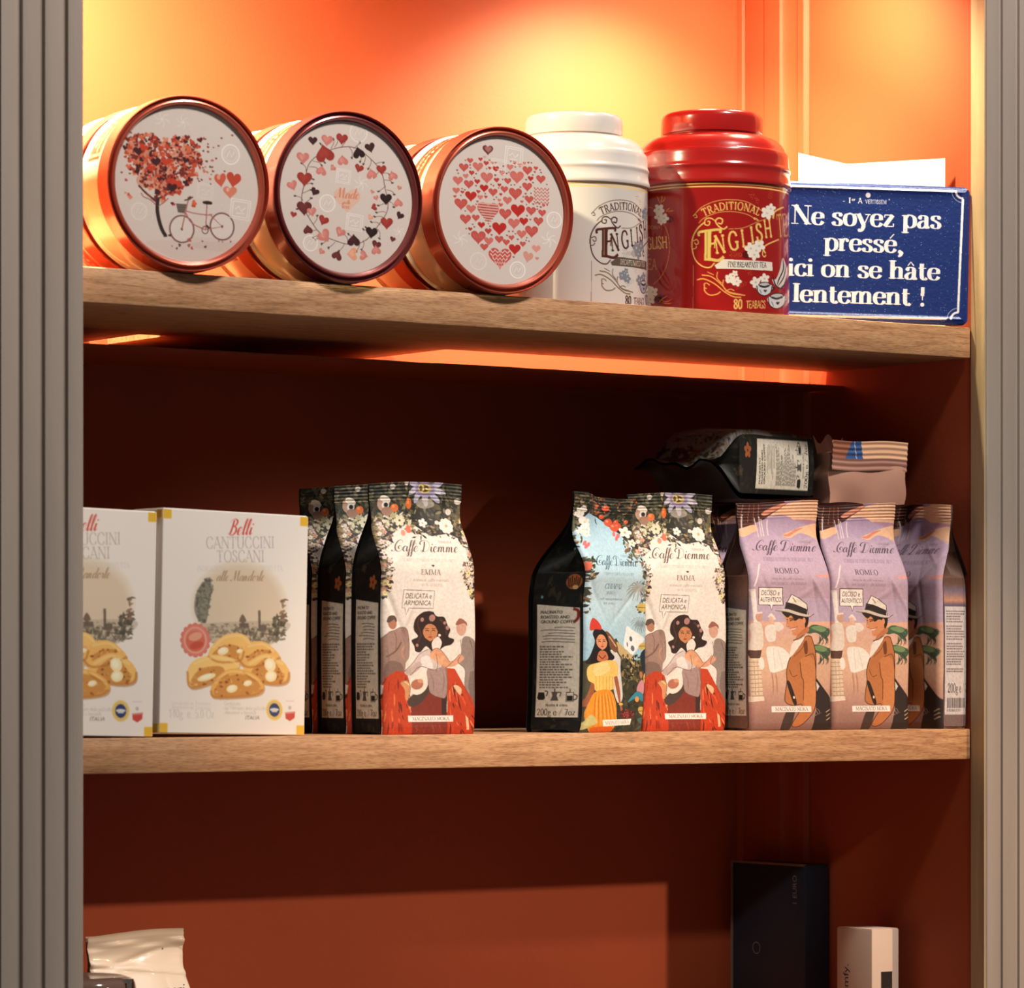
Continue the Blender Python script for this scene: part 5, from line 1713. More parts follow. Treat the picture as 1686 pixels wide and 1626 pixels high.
def lid_heart():
    cv = lid_print(874, 856, 496, 602)
    rg = np.random.RandomState(15)
    reds = [(198, 82, 72), (206, 104, 94), (190, 66, 58), (212, 124, 114), (186, 52, 44), (202, 92, 84)]

    def inside(x, y, m=0):
        X, Y = (x - 868) / (338 - m), -(y - 925) / (412 - m)
        return (X * X + Y * Y - 1) ** 3 - X * X * Y ** 3 < 0
    placed = []
    for x, y, s, c in ((765, 868, 92, 'stripe'), (860, 1235, 96, 'chev'), (1190, 690, 70, 'chev'), (630, 757, 48, 's'), (1000, 843, 60, 's'), (853, 1000, 60, 's'), (688, 1082, 62, 'd'), (976, 1160, 50, 's'), (980, 708, 56, 'd'), (755, 597, 52, 'p'), (993, 572, 60, 'p'), (553, 825, 54, 'd'), (686, 515, 44, 'p'), (576, 530, 40, 'd'), (1078, 512, 42, 'd'), (1185, 575, 40, 'd'), (1110, 1005, 56, 'd'), (900, 880, 52, 'd'), (968, 952, 50, 'p'), (733, 685, 36, 's'), (803, 712, 38, 'd'), (530, 640, 42, 'p'), (588, 945, 46, 'd'), (1165, 920, 42, 'd'), (1047, 930, 38, 's'), (1075, 645, 42, 'd'), (917, 770, 38, 'p'), (1090, 748, 38, 'd'), (1106, 840, 42, 'd'), (1030, 1035, 40, 'p'), (632, 860, 40, 'p'), (712, 985, 30, 's'), (852, 1090, 36, 'd'), (770, 1110, 38, 'p'), (516, 722, 30, 'p'), (614, 662, 40, 'd'), (625, 472, 26, 'd'), (920, 612, 30, 'd'), (893, 682, 32, 'd'), (668, 930, 32, 'd'), (735, 1160, 34, 'd'), (1195, 850, 34, 'd'), (908, 1110, 30, 'd'), (1040, 1115, 26, 'd')):
        placed.append((x, y, s))
        if c == 'stripe':
            cv.heart(x, y, s, (226, 150, 140), ax=.95)
            cv.heart(x, y, s * .96, (208, 104, 92), ax=.95)
            for k in range(7):
                hw = s * (.86 - max(0, k - 2) * .15)
                yy = y - s * .62 + k * s * .23
                cv.line([(x - hw, yy), (x + hw, yy + 4)], 13, (230, 160, 150))
                cv.line([(x - hw, yy + 10), (x + hw, yy + 14)], 5, (110, 50, 48))
        elif c == 'chev':
            if x < 1000:
                cv.heart(x, y, s, (198, 80, 72), ax=.95)
            for k in range(5):
                yy = y - s * .5 + k * s * (.32 if x < 1000 else .4)
                hw = s * (.8 - max(0, k - 1) * .2) if x < 1000 else s * .85
                P = [(x - hw + 2 * hw * i / 8, yy + (14 if i % 2 else -8)) for i in range(9)]
                cv.line(P, 9 if x > 1000 else 11, (198, 84, 76) if x > 1000 else (230, 196, 186))
        else:
            col = {'s': (190, 44, 38), 'd': (198, 84, 76), 'p': (208, 110, 100)}[c]
            cv.heart(x, y, s, col, ax=.95)
            if c != 's':
                for k in range(4):
                    cv.line([(x - s * .6 + k * s * .34, y - s * .35), (x - s * .4 + k * s * .3, y + s * .2)], s * .06, (224, 150, 140), .6)
    tries = 0
    while tries < 5200:
        tries += 1
        s = 27 if tries < 1200 else (17 if tries < 2600 else 9)
        s *= rg.uniform(.8, 1.15)
        x, y = rg.uniform(490, 1250), rg.uniform(450, 1340)
        if not inside(x, y, s) or any((x - a) ** 2 + (y - b) ** 2 < (s + q + 2) ** 2 * .98 for a, b, q in placed):
            continue
        placed.append((x, y, s))
        cv.heart(x, y, s, reds[rg.randint(6)] if s > 12 else (150, 84, 78), rot=rg.uniform(-.15, .15), ax=.95)
    cv.heart(765, 372, 46, (112, 58, 56), ax=.92)
    cv.heart(768, 368, 30, (176, 110, 102), ax=.9)
    cv.heart(740, 434, 15, (214, 170, 160))
    cv.heart(1148, 1145, 36, (222, 150, 136))
    cv.heart(1082, 1215, 52, (216, 150, 136), rot=.2, ax=.8)
    cv.heart(1155, 1225, 16, (206, 140, 128))
    stamp(cv, 848, 500, 62, 's', .7)
    stamp(cv, 970, 405, 76, 's', .8)
    stamp(cv, 1293, 900, 62, 'o', .9)
    stamp(cv, 1250, 1065, 62, 'w', .8)
    stamp(cv, 550, 1110, 60, 'w', .6)
    stamp(cv, 690, 1280, 66, 'o', .4)
    stamp(cv, 1000, 1330, 64, 'o', .9)
    return cv.colours()


def metal_mat(name, col, rough):
    return mat_plain(name, col, rough, 1.0, var=.04, vscale=20, bump=.02, bscale=60)


M_copper = mat_plain('copper_red_tinplate', (0.62, 0.13, 0.075), .26, .55, var=.04, bump=.02, coat=.5)
M_rose = mat_plain('dark_rose_tinplate', (0.30, 0.065, 0.06), .24, .6, var=.04, bump=.02, coat=.5)
M_body = mat_plain('cream_lacquered_tin', (.84, .78, .68), .22, .1, var=.04, bump=.02, coat=.4)
M_lidprint = mat_print('lid_print', .32, bump=.02, coat=.25)
M_sideprint = mat_print('tin_side_print', .25, bump=.02, coat=.3)


def side_wrap():
    T = lambda q: np.stack([q[:, 0] / 300.0, 1 - q[:, 1] / 60.0], 1)
    cv = Print(240, 48, T, (232, 216, 190))
    for k in (0, 2):
        x = 20 + k * 75
        cv.rect(x, 8, x + 46, 52, (196, 60, 40))
        cv.frame([(x + 3, 11), (x + 43, 11), (x + 43, 49), (x + 3, 49)], 1.5, (232, 190, 140))
        cv.text('WITH LOVE', x + 23, 28, 6, (236, 214, 180), 'sans', xs=.8)
        cv.text('FROM US', x + 23, 40, 6, (236, 214, 180), 'sans', xs=.8)
        cv.heart(x + 60, 30, 9, (206, 90, 66))
    cv.line([(0, 3), (300, 3)], 1.5, (200, 150, 80))
    cv.line([(0, 57), (300, 57)], 1.5, (200, 150, 80))
    return cv.colours()


def make_tin(art, m_rim, label, group, loc, yaw, roll, wrap, keep_lid=False):
    """Tin lying on its side, lid towards -Y."""
    e = empty('gift_tin', loc, (0, roll, yaw))
    tag(e, label, 'tin', group)
    body = [(.0, L_TIN), (.060, L_TIN), (.0668, L_TIN - .0005), (.0700, L_TIN - .002), (.0708, L_TIN - .0038), (.0698, L_TIN - .0056), (.0690, L_TIN - .0068), (.0690, .020), (.066, .014)]
    link('body', lathe('tin_body', body[1:], 128, 'Y', True, True), M_body, e)
    lid = [(R_DISC - .0005, .0012), (R_DISC + .0003, .0002), (R_DISC + .0009, -.0016), (.0648, -.0028), (.0660, -.0032), (.0670, -.0028), (.0677, -.0010), (.0683, .0006), (.0689, .0008), (.0695, -.0004), (.0700, -.0022),
           (.0706, -.0030), (.0712, -.0026), (R_TIN, -.0008), (R_TIN, .0140), (.0718, .0152), (.0718, .0166), (.0711, .0174), (.0695, .0174)]
    link('lid_rim', lathe('tin_lid', lid, 144, 'Y', False, False), m_rim, e)
    n = art.shape[0]
    u, v = np.meshgrid(np.linspace(-1, 1, n), np.linspace(1, -1, n))
    rr = np.sqrt(u * u + v * v)
    P = np.stack([u * R_DISC, .0011 - .0009 * np.cos(np.clip(rr, 0, 1) * 1.3), v * R_DISC], -1)
    mask = rr < 1.0
    lp = link('lid_print', grid_mesh('tin_lid_print', P, art, mask[:, :]), M_lidprint, e)
    if keep_lid:
        lp.rotation_euler = (0, -roll, 0)
    h, w = wrap.shape[:2]
    a, yy = np.meshgrid(np.linspace(0, 2 * np.pi, w), np.linspace(.021, L_TIN - .0085, h))
    r = .0692 + .0006 * np.clip(np.sin((yy - .021) / (L_TIN - .0295) * np.pi), 0, 1)
    P = np.stack([r * np.cos(-a + 2.2), yy, r * np.sin(-a + 2.2)], -1)
    link('side_print', grid_mesh('tin_side_print', P, wrap), M_sideprint, e)
    return e


WRAP = side_wrap()
GT = 'round gift tins lying on the upper shelf'
ZS = .375
tins = [(.0923, .4464, R(-7), lid_tree(), M_copper, 'round tin on its side, lid showing a heart shaped tree and bicycle'),
        (.2456, .4464, R(-3.5), lid_wreath(), M_rose, 'round tin on its side, lid showing a wreath of hearts and dark rim'),
        (.4035, .4464, R(-3), lid_heart(), M_copper, 'round tin on its side, lid showing one big heart made of small hearts')]
behind = ['tin hidden behind the tree and bicycle tin, only its rim showing', 'tin hidden behind the heart wreath tin, only its cream side showing', 'tin hidden behind the big heart tin, only its cream side showing']
for k, (x, z, yaw, art, mr, lab) in enumerate(tins):
    zc = ZS + .0719
    make_tin(art, mr, lab, GT, (x, -.004, zc), yaw, R(-62), WRAP, True)
    q = .070
    small = art[::5, ::5]
    make_tin(small, M_copper, behind[k], GT, (x - q * math.sin(yaw), -.004 + q * math.cos(yaw), zc), yaw, R(20 + 40 * k), WRAP)



# ------------------------------------------------------------------ tea caddies
def make_caddy_print(red):
    """Front of the caddy: drawing coordinates are millimetres around (arc, from the middle) and up."""
    Rc = 70.5
    HB = 118.0
    A0 = 88 * math.pi / 180
    base = (150, 20, 18) if red else (204, 196, 190)

    # local pixel frame -> (angle, height): x = 650 + 550 sin(angle), rows follow the seen ellipse of the tin
    def T(q):
        s = np.clip((q[:, 0] - 650) / 549.0, -.999, .999)
        ang = np.arcsin(s)
        mm = (1564 - q[:, 1]) * .1298 - 8.6 * np.cos(ang)
        return np.stack([.5 + ang / (2 * A0), mm / HB], 1)
    cv = Print(330, 250, T, base, 2)
    cv.o = (0, 0, 1.0)
    gold, gold2 = ((226, 186, 104), (196, 140, 70)) if red else ((72, 38, 36), (132, 96, 60))
    soft = (206, 150, 80) if red else (110, 84, 60)
    petal, ink = (232, 220, 206), (30, 24, 24)

    def use(x0, y0, s):
        # zoomed crop at (x0, y0) with scale s -> caddy drawing units
        cv.local((x0 - 1020) * 4.277, (y0 - 160) * 4.277, s / 4.277)
    if red:
        use(1020, 280, 6.256)
        # left emblem
        P = [(240, 405), (300, 378), (350, 390)]
        cv.line(P, 5, soft, smooth=True)
        cv.line([(455, 540), (500, 640), (518, 800), (490, 960), (430, 1080), (350, 1160)], 6, soft, smooth=True)
        for p in ([(420, 345), (400, 290), (390, 265)], [(420, 345), (440, 290), (435, 260)], [(425, 340), (465, 300), (470, 270)], [(480, 430), (500, 400), (530, 380)], [(490, 420), (540, 415), (560, 412)]):
            cv.line(p, 9, (214, 140, 50), smooth=True, taper=True)
        cv.ell(520, 500, 40, 34, (86, 12, 16), .8)
        for x, y, r in ((410, 400, 46), (410, 470, 40), (460, 490, 42), (430, 520, 30)):
            cv.flower(x, y, r * 1.25, petal, (196, 184, 160), 5, x)
        cv.text('TRADITIONAL', 300, 600, 38, soft, 'sans', xs=.84)
        cv.text('ENGLISH', 340, 800, 120, gold, 'caps', xs=.56, rot=-.06, weight=.7)
        cv.text('TEA', 315, 1010, 110, gold2, 'caps', xs=.6, weight=.6)
        cv.line([(185, 850), (220, 870), (310, 858)], 10, gold2, smooth=True)
        for x, y, r in ((275, 1200, 44), (345, 1235, 46), (280, 1270, 40), (320, 1310, 44), (300, 1345, 30)):
            cv.flower(x, y, r * 1.2, petal, (190, 176, 150), 5, x)
        cv.ell(420, 1310, 60, 50, (70, 10, 14), .85)
        for p in ([(400, 1350), (450, 1300), (500, 1270)], [(430, 1320), (490, 1330), (550, 1300)], [(420, 1340), (500, 1350), (550, 1345)]):
            cv.line(p, 11, (206, 110, 40), smooth=True, taper=True)
        cv.poly([(150, 1220), (190, 1080), (210, 1200), (215, 1340), (160, 1390)], (206, 198, 188), smooth=True)
        cv.ell(215, 1325, 44, 34, (214, 208, 200))
        cv.ring(215, 1325, 44, 34, 7, ink)
        cv.ell(215, 1370, 60, 40, (190, 184, 176))
        cv.ring(215, 1370, 60, 40, 7, ink)
    use(1130, 280, 6.256)
    # banner arches with the first word
    cv.line([(70, 470), (160, 380), (300, 320), (460, 305), (620, 330), (770, 420), (840, 500)], 8, soft, smooth=True)
    cv.line([(130, 540), (180, 490), (320, 435), (470, 425), (620, 455), (730, 520)], 8, soft, smooth=True)
    cv.line([(70, 470), (95, 450), (110, 480), (85, 485)], 8, gold, smooth=True)
    cv.text('TRADITIONAL', 0, 0, 78, gold, 'caps', xs=.88, arc=(465, 1010, 605), weight=.8, track=.08)
    # scrolls around the big initial
    cv.line([(420, 575), (380, 600), (330, 570), (300, 520), (330, 490), (370, 505), (360, 545), (325, 540)], 15, gold, smooth=True)
    cv.line([(300, 520), (250, 490), (200, 500), (190, 550), (230, 560), (240, 525), (215, 522)], 12, gold, smooth=True)
    cv.line([(190, 530), (120, 590), (70, 680), (60, 780), (90, 900), (160, 970), (240, 985), (290, 940)], 13, gold, smooth=True)
    cv.line([(70, 720), (110, 705), (125, 740), (100, 755), (88, 735)], 10, gold, smooth=True)
    cv.line([(70, 800), (100, 790), (105, 770)], 9, gold, smooth=True)
    # big E with the rising word
    E = (216, 186, 100) if red else (78, 36, 34)
    cv.poly([(190, 625), (258, 610), (250, 900), (185, 905)], E)
    cv.line([(130, 670), (130, 635), (180, 622), (340, 605), (345, 640)], 26, E, smooth=True)
    cv.line([(240, 752), (290, 742)], 20, E)
    cv.line([(292, 705), (290, 790)], 14, E)
    cv.line([(185, 900), (250, 905), (330, 915), (385, 880)], 30, E, smooth=True)
    cv.line([(215, 625), (212, 895)], 8, (150, 122, 60) if red else (150, 120, 80))
    for ch, x, x1_, y0, hh in (('N', 302, 405, 852, 188), ('G', 438, 540, 815, 180), ('L', 572, 640, 788, 182), ('I', 665, 700, 750, 172), ('S', 722, 790, 728, 172), ('H', 808, 880, 698, 186)):
        _, gw = skeleton(ch, 'caps', .8)
        cv.text(ch, x, y0, hh, gold, 'caps', 'l', xs=(x1_ - x) / (gw * hh) * 1.08, weight=.8, rot=-.12)
    cv.text('TEA', 945, 690, 230, gold2, 'caps', 'l', xs=.34, rot=-.1, weight=.6)
    cv.line([(890, 500), (900, 440), (940, 410), (1000, 385)], 18, gold, smooth=True)
    cv.line([(430, 600), (580, 590), (720, 535), (880, 478)], 7, soft, smooth=True)
    cv.line([(700, 510), (690, 490), (720, 500), (740, 520)], 9, gold, smooth=True)
    cv.line([(810, 850), (790, 800), (830, 760), (950, 712)], 14, gold, smooth=True)
    cv.line([(790, 800), (780, 860), (800, 885), (815, 865)], 11, gold, smooth=True)
    # flowers and sprigs
    spr = (220, 130, 60) if red else (90, 80, 70)
    for x0, y0, ang in ((600, 850, 2.9), (600, 870, 3.3), (760, 360, -2.3), (850, 330, -1.4), (640, 1130, 2.7), (680, 1090, -2.2)):
        for k in range(5):
            L = 30 + k * 26
            x_, y_ = x0 + L * math.cos(ang), y0 + L * math.sin(ang)
            for sd in (-1, 1):
                cv.line([(x_, y_), (x_ + 34 * math.cos(ang + sd * .8), y_ + 34 * math.sin(ang + sd * .8))], 12, spr, taper=True)
    cv.ell(620, 860, 50, 40, (70, 10, 14) if red else (160, 150, 142), .8)
    pet = petal if red else (120, 126, 136)
    for x_, y_, r in ((830, 440, 60), (865, 400, 46), (660, 800, 56), (745, 775, 54), (695, 860, 52), (715, 820, 40), (450, 1100, 46), (515, 1130, 44), (495, 1050, 30), (440, 1095, 40), (800, 1105, 46), (710, 1140, 50)):
        cv.flower(x_, y_, r * 1.15, pet, (190, 180, 160), 5, x_ * .1)
    cv.poly([(290, 965), (380, 905), (880, 940), (885, 1030), (700, 1015), (500, 1003), (310, 1000)], (226, 214, 200) if red else (90, 76, 66))
    cv.text('FINE BREAKFAST TEA' if red else 'DECAFFEINATED TEA', 622, 988, 54, ink if red else (210, 200, 188), 'caps', xs=.62 if red else .66, rot=.035, weight=.6)
    # swirls below
    for p, w_ in (([(110, 1110), (180, 1100), (290, 1150), (390, 1230), (480, 1280), (560, 1290)], 13), ([(160, 1060), (260, 1080), (360, 1160), (440, 1240), (600, 1270)], 12), ([(210, 1195), (190, 1190), (185, 1150), (215, 1145), (240, 1165)], 10), ([(185, 1150), (190, 1220), (240, 1262), (310, 1255), (350, 1230)], 12), ([(380, 1110), (375, 1170), (430, 1230), (560, 1262)], 12), ([(400, 1225), (450, 1205), (490, 1220)], 10), ([(320, 1030), (315, 1090), (360, 1145)], 10), ([(215, 1030), (280, 1060)], 9)):
        cv.line(p, w_, (222, 160, 84) if red else (120, 96, 70), smooth=True)
    cv.line([(75, 960), (70, 1400)], 6, soft, .7)
    cv.text('80', 528, 1402, 92, gold, 'caps', xs=.78, rot=.02, weight=1.0)
    cv.text('TEABAGS', 712, 1402, 76, gold, 'caps', xs=.52, rot=.02, weight=.75)
    # teacups and a hand
    for x_, y_, r in ((800, 1205, 80), (930, 1330, 92)):
        cv.poly([(x_ - r, y_ - r * .4), (x_ + r, y_ - r * .4), (x_ + r * .8, y_ + r * .5), (x_ + r * .3, y_ + r * .85), (x_ - r * .4, y_ + r * .85), (x_ - r * .85, y_ + r * .4)], (206, 204, 204) if red else (150, 156, 166), smooth=True)
        cv.line([(x_ - r, y_ - r * .4), (x_ - r * .8, y_ + r * .5), (x_, y_ + r * .9), (x_ + r * .8, y_ + r * .5), (x_ + r, y_ - r * .4)], 9, ink, smooth=True)
        cv.ell(x_, y_ - r * .5, r * .78, r * .34, (190, 186, 186))
        cv.ring(x_, y_ - r * .5, r * .78, r * .34, 9, ink)
        cv.line([(x_ - r * .6, y_ - r * .36), (x_, y_ - r * .2), (x_ + r * .6, y_ - r * .36)], 20, (50, 48, 54), smooth=True)
        cv.heart(x_ + r * .1, y_ + r * .3, r * .22, (60, 60, 66))
        cv.line([(x_ - r * .6, y_ + r * .1), (x_ - r * .4, y_ + r * .6)], 8, (110, 110, 116))
        cv.line([(x_ + r, y_ - r * .2), (x_ + r * 1.3, y_), (x_ + r * .8, y_ + r * .4)], 10, ink, smooth=True)
    cv.poly([(880, 1120), (930, 1200), (1000, 1190), (1040, 1060), (1030, 980), (990, 900), (960, 1020), (920, 1110)], (210, 200, 194), smooth=True)
    for p in ([(990, 900), (1000, 1010), (950, 1120), (930, 1190)], [(1030, 980), (1000, 1100), (940, 1190)], [(880, 1060), (920, 1180), (1000, 1220)], [(1035, 1080), (1010, 1170), (950, 1220)]):
        cv.line(p, 13, ink, smooth=True, taper=True)
    # gold lines under the collar
    cv.local(0, 0, 1.0)
    g = (236, 196, 110)
    for mm in (115.2, 112.6):
        y0, y1 = 1 - (mm + .55) / HB, 1 - (mm - .55) / HB
        H_ = cv.buf.shape[0]
        cv.buf[int(y0 * H_):max(int(y1 * H_), int(y0 * H_) + 2)] = np.array(g) / 255
    return cv.colours()


M_red = mat_plain('red_lacquered_tin', rgb(160, 24, 20), .22, 0, var=.04, bump=.02, coat=.6)
M_creamtin = mat_plain('white_lacquered_tin', rgb(208, 200, 194), .22, 0, var=.03, bump=.02, coat=.6)
M_tinprint = mat_print('caddy_print', .2, coat=.6, bump=.02, grain=.03)


def make_caddy(loc, rot, scale, mat, art, label, base):
    e = empty('tea_caddy', loc, (0, 0, rot))
    e.scale = (scale, scale, scale)
    tag(e, label, 'tea tin', 'tea caddies on the upper shelf')
    k = .001
    h, w = art.shape[:2]
    A0 = R(88)
    # printed front half and plain back half of the can, both facing -Y at angle 0
    a, z = np.meshgrid(np.linspace(-A0, A0, w), np.linspace(118, 0, h))
    r = 70.5 - 1.2 * np.clip(1 - z / 1.6, 0, 1)
    link('printed_front', grid_mesh('caddy_front', np.stack([r * np.sin(a), -r * np.cos(a), z], -1) * k, art), M_tinprint, e)
    a, z = np.meshgrid(np.linspace(A0, 2 * np.pi - A0, 60), np.linspace(118, 0, 8))
    link('can_back', grid_mesh('caddy_back', np.stack([70.5 * np.sin(a), -70.5 * np.cos(a), z], -1) * k), mat, e)
    link('can_bottom', lathe('caddy_bottom', [(.0695, .0), (.0700, .0006), (.0700, .003)], 96), mat, e)
    dome = [(70.4, 117), (72.4, 117.4), (72.9, 118.6), (72.6, 121), (71.6, 124.5), (71.0, 129), (71.3, 131.2), (71.9, 132.4), (71.9, 134), (71.2, 135.2), (70.6, 137), (70.2, 144), (69.6, 148.0), (69.0, 149.2), (68.2, 149.6), (67.6, 150.4), (66.6, 153), (64.2, 157), (60.5, 160.6), (56, 163.2), (51, 164.8), (46, 165.6), (44.6, 166.4), (44.6, 169)]
    link('shoulder', lathe('caddy_shoulder', [(a_ * k, b_ * k) for a_, b_ in dome], 128, cap0=True, cap1=True), mat, e)
    cap = [(44.8, 167.2), (46.4, 167.4), (46.8, 168.2), (46.8, 180.5), (46.4, 183), (45.2, 185), (43, 186.3), (40, 187), (37, 186.8), (20, 186.4)]
    link('lid', lathe('caddy_lid', [(a_ * k, b_ * k) for a_, b_ in cap], 112, cap0=True, cap1=True), mat, e)
    return e


make_caddy((.6946, .075, ZS), R(-38.4), 1.0, M_red, make_caddy_print(True), 'red tea tin with gold lettering next to the blue sign', None)
make_caddy((.5560, .100, ZS), R(-9), .945, M_creamtin, make_caddy_print(False), 'white tea tin with dark lettering, half hidden behind the red tea tin', None)


# ------------------------------------------------------------------ blue enamel sign and folded card
def sign_print():
    # drawing frame: the zoomed sign, x 1258..1592 px wide, 303..534 px high
    T = lambda q: np.stack([(q[:, 0] + 92) / 1426.0, 1 - ((q[:, 1] - 318) - (q[:, 0] - 620) * .0045) / 942.0], 1)
    BL = (17, 42, 108)
    cv = Print(560, 382, T, BL, 2)
    wh = (236, 230, 232)
    cv.local(0, 0, 1.0)
    # white border line with bitten corners
    L, Rr, Tp, Bt = -60, 1275, 352, 1222
    cv.line([(L + 40, Tp + 2), (1225, Tp)], 15, wh)
    cv.line([(L + 40, Bt + 8), (1180, Bt)], 15, wh)
    cv.line([(L, Tp + 45), (L, Bt - 40)], 15, wh)
    cv.line([(Rr + 6, Tp + 52), (Rr - 12, Bt - 48)], 15, wh)
    for x, y, sx_, sy_ in ((1282, 348, -1, 1), (1265, 1226, -1, -1), (L, Tp, 1, 1), (L, Bt + 4, 1, -1)):
        t = np.linspace(0, np.pi / 2, 9)
        cv.line(np.stack([x + sx_ * 52 * np.cos(t), y + sy_ * 52 * np.sin(t)], 1), 14, wh)
        cv.line(np.stack([x + sx_ * 80 * np.cos(t), y + sy_ * 80 * np.sin(t)], 1), 5, wh, .6)
    cv.ell(622, 398, 17, 17, wh)
    cv.text('-', 455, 455, 34, wh, 'didone', xs=1.2, weight=1.2)
    cv.text('1', 495, 455, 36, wh, 'didone', weight=1.2)
    cv.text('er', 522, 440, 22, wh, 'didone', weight=1.0)
    cv.text('A', 568, 455, 36, wh, 'caps', weight=.8)
    cv.text('VERTISSEM', 678, 455, 27, wh, 'caps', weight=.62, xs=.84, track=.05)
    cv.text("'", 770, 455, 36, wh, 'didone')
    cv.text('-', 800, 455, 34, wh, 'didone', xs=1.2, weight=1.2)
    for s, x0, x1, y, h in (('Ne soyez pas', 108, 1128, 608, 128), ('pressé,', 330, 872, 780, 126), ('ici on se hâte', 86, 1125, 958, 122), ('lentement', 126, 926, 1134, 124), ('!', 1000, 1036, 1138, 126)):
        _, w = skeleton(s, 'didone', 1.12)
        cv.text(s, (x0 + x1) / 2, y, h, wh, 'didone', weight=1.12, xs=min((x1 - x0) / (w * h) * 1.02, 1.5) if len(s) > 1 else 1.0)
    return cv.colours()


m, nt, p = new_mat('blue_enamel')
a = nt.nodes.new('ShaderNodeAttribute')
a.attribute_name = 'print'
tc = nt.nodes.new('ShaderNodeTexCoord')
vo = nt.nodes.new('ShaderNodeTexVoronoi')
vo.inputs['Scale'].default_value = 420
rp = nt.nodes.new('ShaderNodeValToRGB')
rp.color_ramp.elements[0].position = .06
rp.color_ramp.elements[0].color = (1, 1, 1, 1)
rp.color_ramp.elements[1].position = .2
rp.color_ramp.elements[1].color = (0, 0, 0, 1)
no = nt.nodes.new('ShaderNodeTexNoise')
no.inputs['Scale'].default_value = 160
th = nt.nodes.new('ShaderNodeMath')
th.operation = 'GREATER_THAN'
th.inputs[1].default_value = .5
mu = nt.nodes.new('ShaderNodeMath')
mu.operation = 'MULTIPLY'
mix = nt.nodes.new('ShaderNodeMix')
mix.data_type = 'RGBA'
mix.inputs['B'].default_value = (.20, .30, .60, 1)  # pale specks put into the colour for the glints of the enamel
nt.links.new(tc.outputs['Object'], vo.inputs['Vector'])
nt.links.new(tc.outputs['Object'], no.inputs['Vector'])
nt.links.new(vo.outputs['Distance'], rp.inputs['Fac'])
nt.links.new(no.outputs['Fac'], th.inputs[0])
nt.links.new(th.outputs[0], mu.inputs[0])
nt.links.new(rp.outputs['Color'], mu.inputs[1])
nt.links.new(mu.outputs[0], mix.inputs['Factor'])
nt.links.new(a.outputs['Color'], mix.inputs['A'])
nt.links.new(mix.outputs['Result'], p.inputs['Base Color'])
p.inputs['Roughness'].default_value = .35
add_bump(nt, p, 350, .25)
M_enamel = m
M_navy = mat_plain('navy_enamel_edge', rgb(22, 48, 118), .35, bump=.1)

SW, SH = .193, .130
sign = empty('sign', (.9372, -.0030, ZS + .0012), (R(-2.5), R(1.6), R(-31.5)))
# local frame: origin at the lower right corner, sign extends to -X and +Z, faces -Y
tag(sign, 'blue enamel plate with white French lettering leaning beside the red tea tin', 'sign')
art = sign_print()
hh, ww = art.shape[:2]
u, v = np.meshgrid(np.linspace(-1, 0, ww), np.linspace(1, 0, hh))
X, Z = u * SW, v * SH
# embossed rim and rounded corners
dx = np.minimum(-X, SW + X)
dz = np.minimum(Z, SH - Z)
dd = np.minimum(dx, dz)
emb = -.0010 * np.exp(-((dd - .0055) / .0016) ** 2) + .0016 * np.clip(1 - dd / .003, 0, 1) ** 2
rad = .008
corner = (dx < rad) & (dz < rad) & (((rad - dx) ** 2 + (rad - dz) ** 2) > rad ** 2)
link('plate_front', grid_mesh('sign_front', np.stack([X, emb - .0012, Z], -1), art, ~corner), M_enamel, sign)
bm = bmesh.new()
out = []
for cx_, cz_, a0 in ((-rad, rad, -90), (-rad, SH - rad, 0), (-SW + rad, SH - rad, 90), (-SW + rad, rad, 180)):
    for q in range(8):
        an = R(a0 + q * 90 / 7)
        out.append((cx_ + rad * math.cos(an), cz_ + rad * math.sin(an)))
fa = [bm.verts.new((x, .0006, z)) for x, z in out]
fb = [bm.verts.new((x, .0016, z)) for x, z in out]
bm.faces.new(fa)
bm.faces.new(fb[::-1])
for q in range(len(out)):
    r_ = (q + 1) % len(out)
    bm.faces.new((fa[q], fb[q], fb[r_], fa[r_]))
bmesh.ops.recalc_face_normals(bm, faces=bm.faces)
link('plate_back', mesh_of(bm, 'sign_back', 30), M_navy, sign)

M_card = mat_plain('white_card', rgb(238, 230, 218), .7, var=.02, bump=.08)
card = empty('folded_card', (.8909, .1153, ZS))
tag(card, 'blank white folded card standing open behind the blue sign', 'card')


def leaf(name, p0, p1, h0, h1):
    p0, p1 = np.array(p0), np.array(p1)
    d = (p1 - p0) / np.linalg.norm(p1 - p0)
    n = np.array([-d[1], d[0]]) * .0003
    bm = bmesh.new()
    q = []
    for s in (-1, 1):
        q.append([bm.verts.new((p0[0] + s * n[0], p0[1] + s * n[1], .0)), bm.verts.new((p1[0] + s * n[0], p1[1] + s * n[1], .0)),
                  bm.verts.new((p1[0] + s * n[0], p1[1] + s * n[1], h1)), bm.verts.new((p0[0] + s * n[0], p0[1] + s * n[1], h0))])
    bm.faces.new(q[0])
    bm.faces.new(q[1][::-1])
    for k in range(4):
        j = (k + 1) % 4
        bm.faces.new((q[0][k], q[1][k], q[1][j], q[0][j]))
    bmesh.ops.recalc_face_normals(bm, faces=bm.faces)
    link(name, mesh_of(bm, name), M_card, card)


leaf('leaf', (0, 0), (.0432, -.0905), .1613, .1604)
leaf('leaf', (0, 0), (-.0632, -.004), .1613, .1665)


# ------------------------------------------------------------------ biscuit boxes
BW, BH, BD = .1435, .181, .05


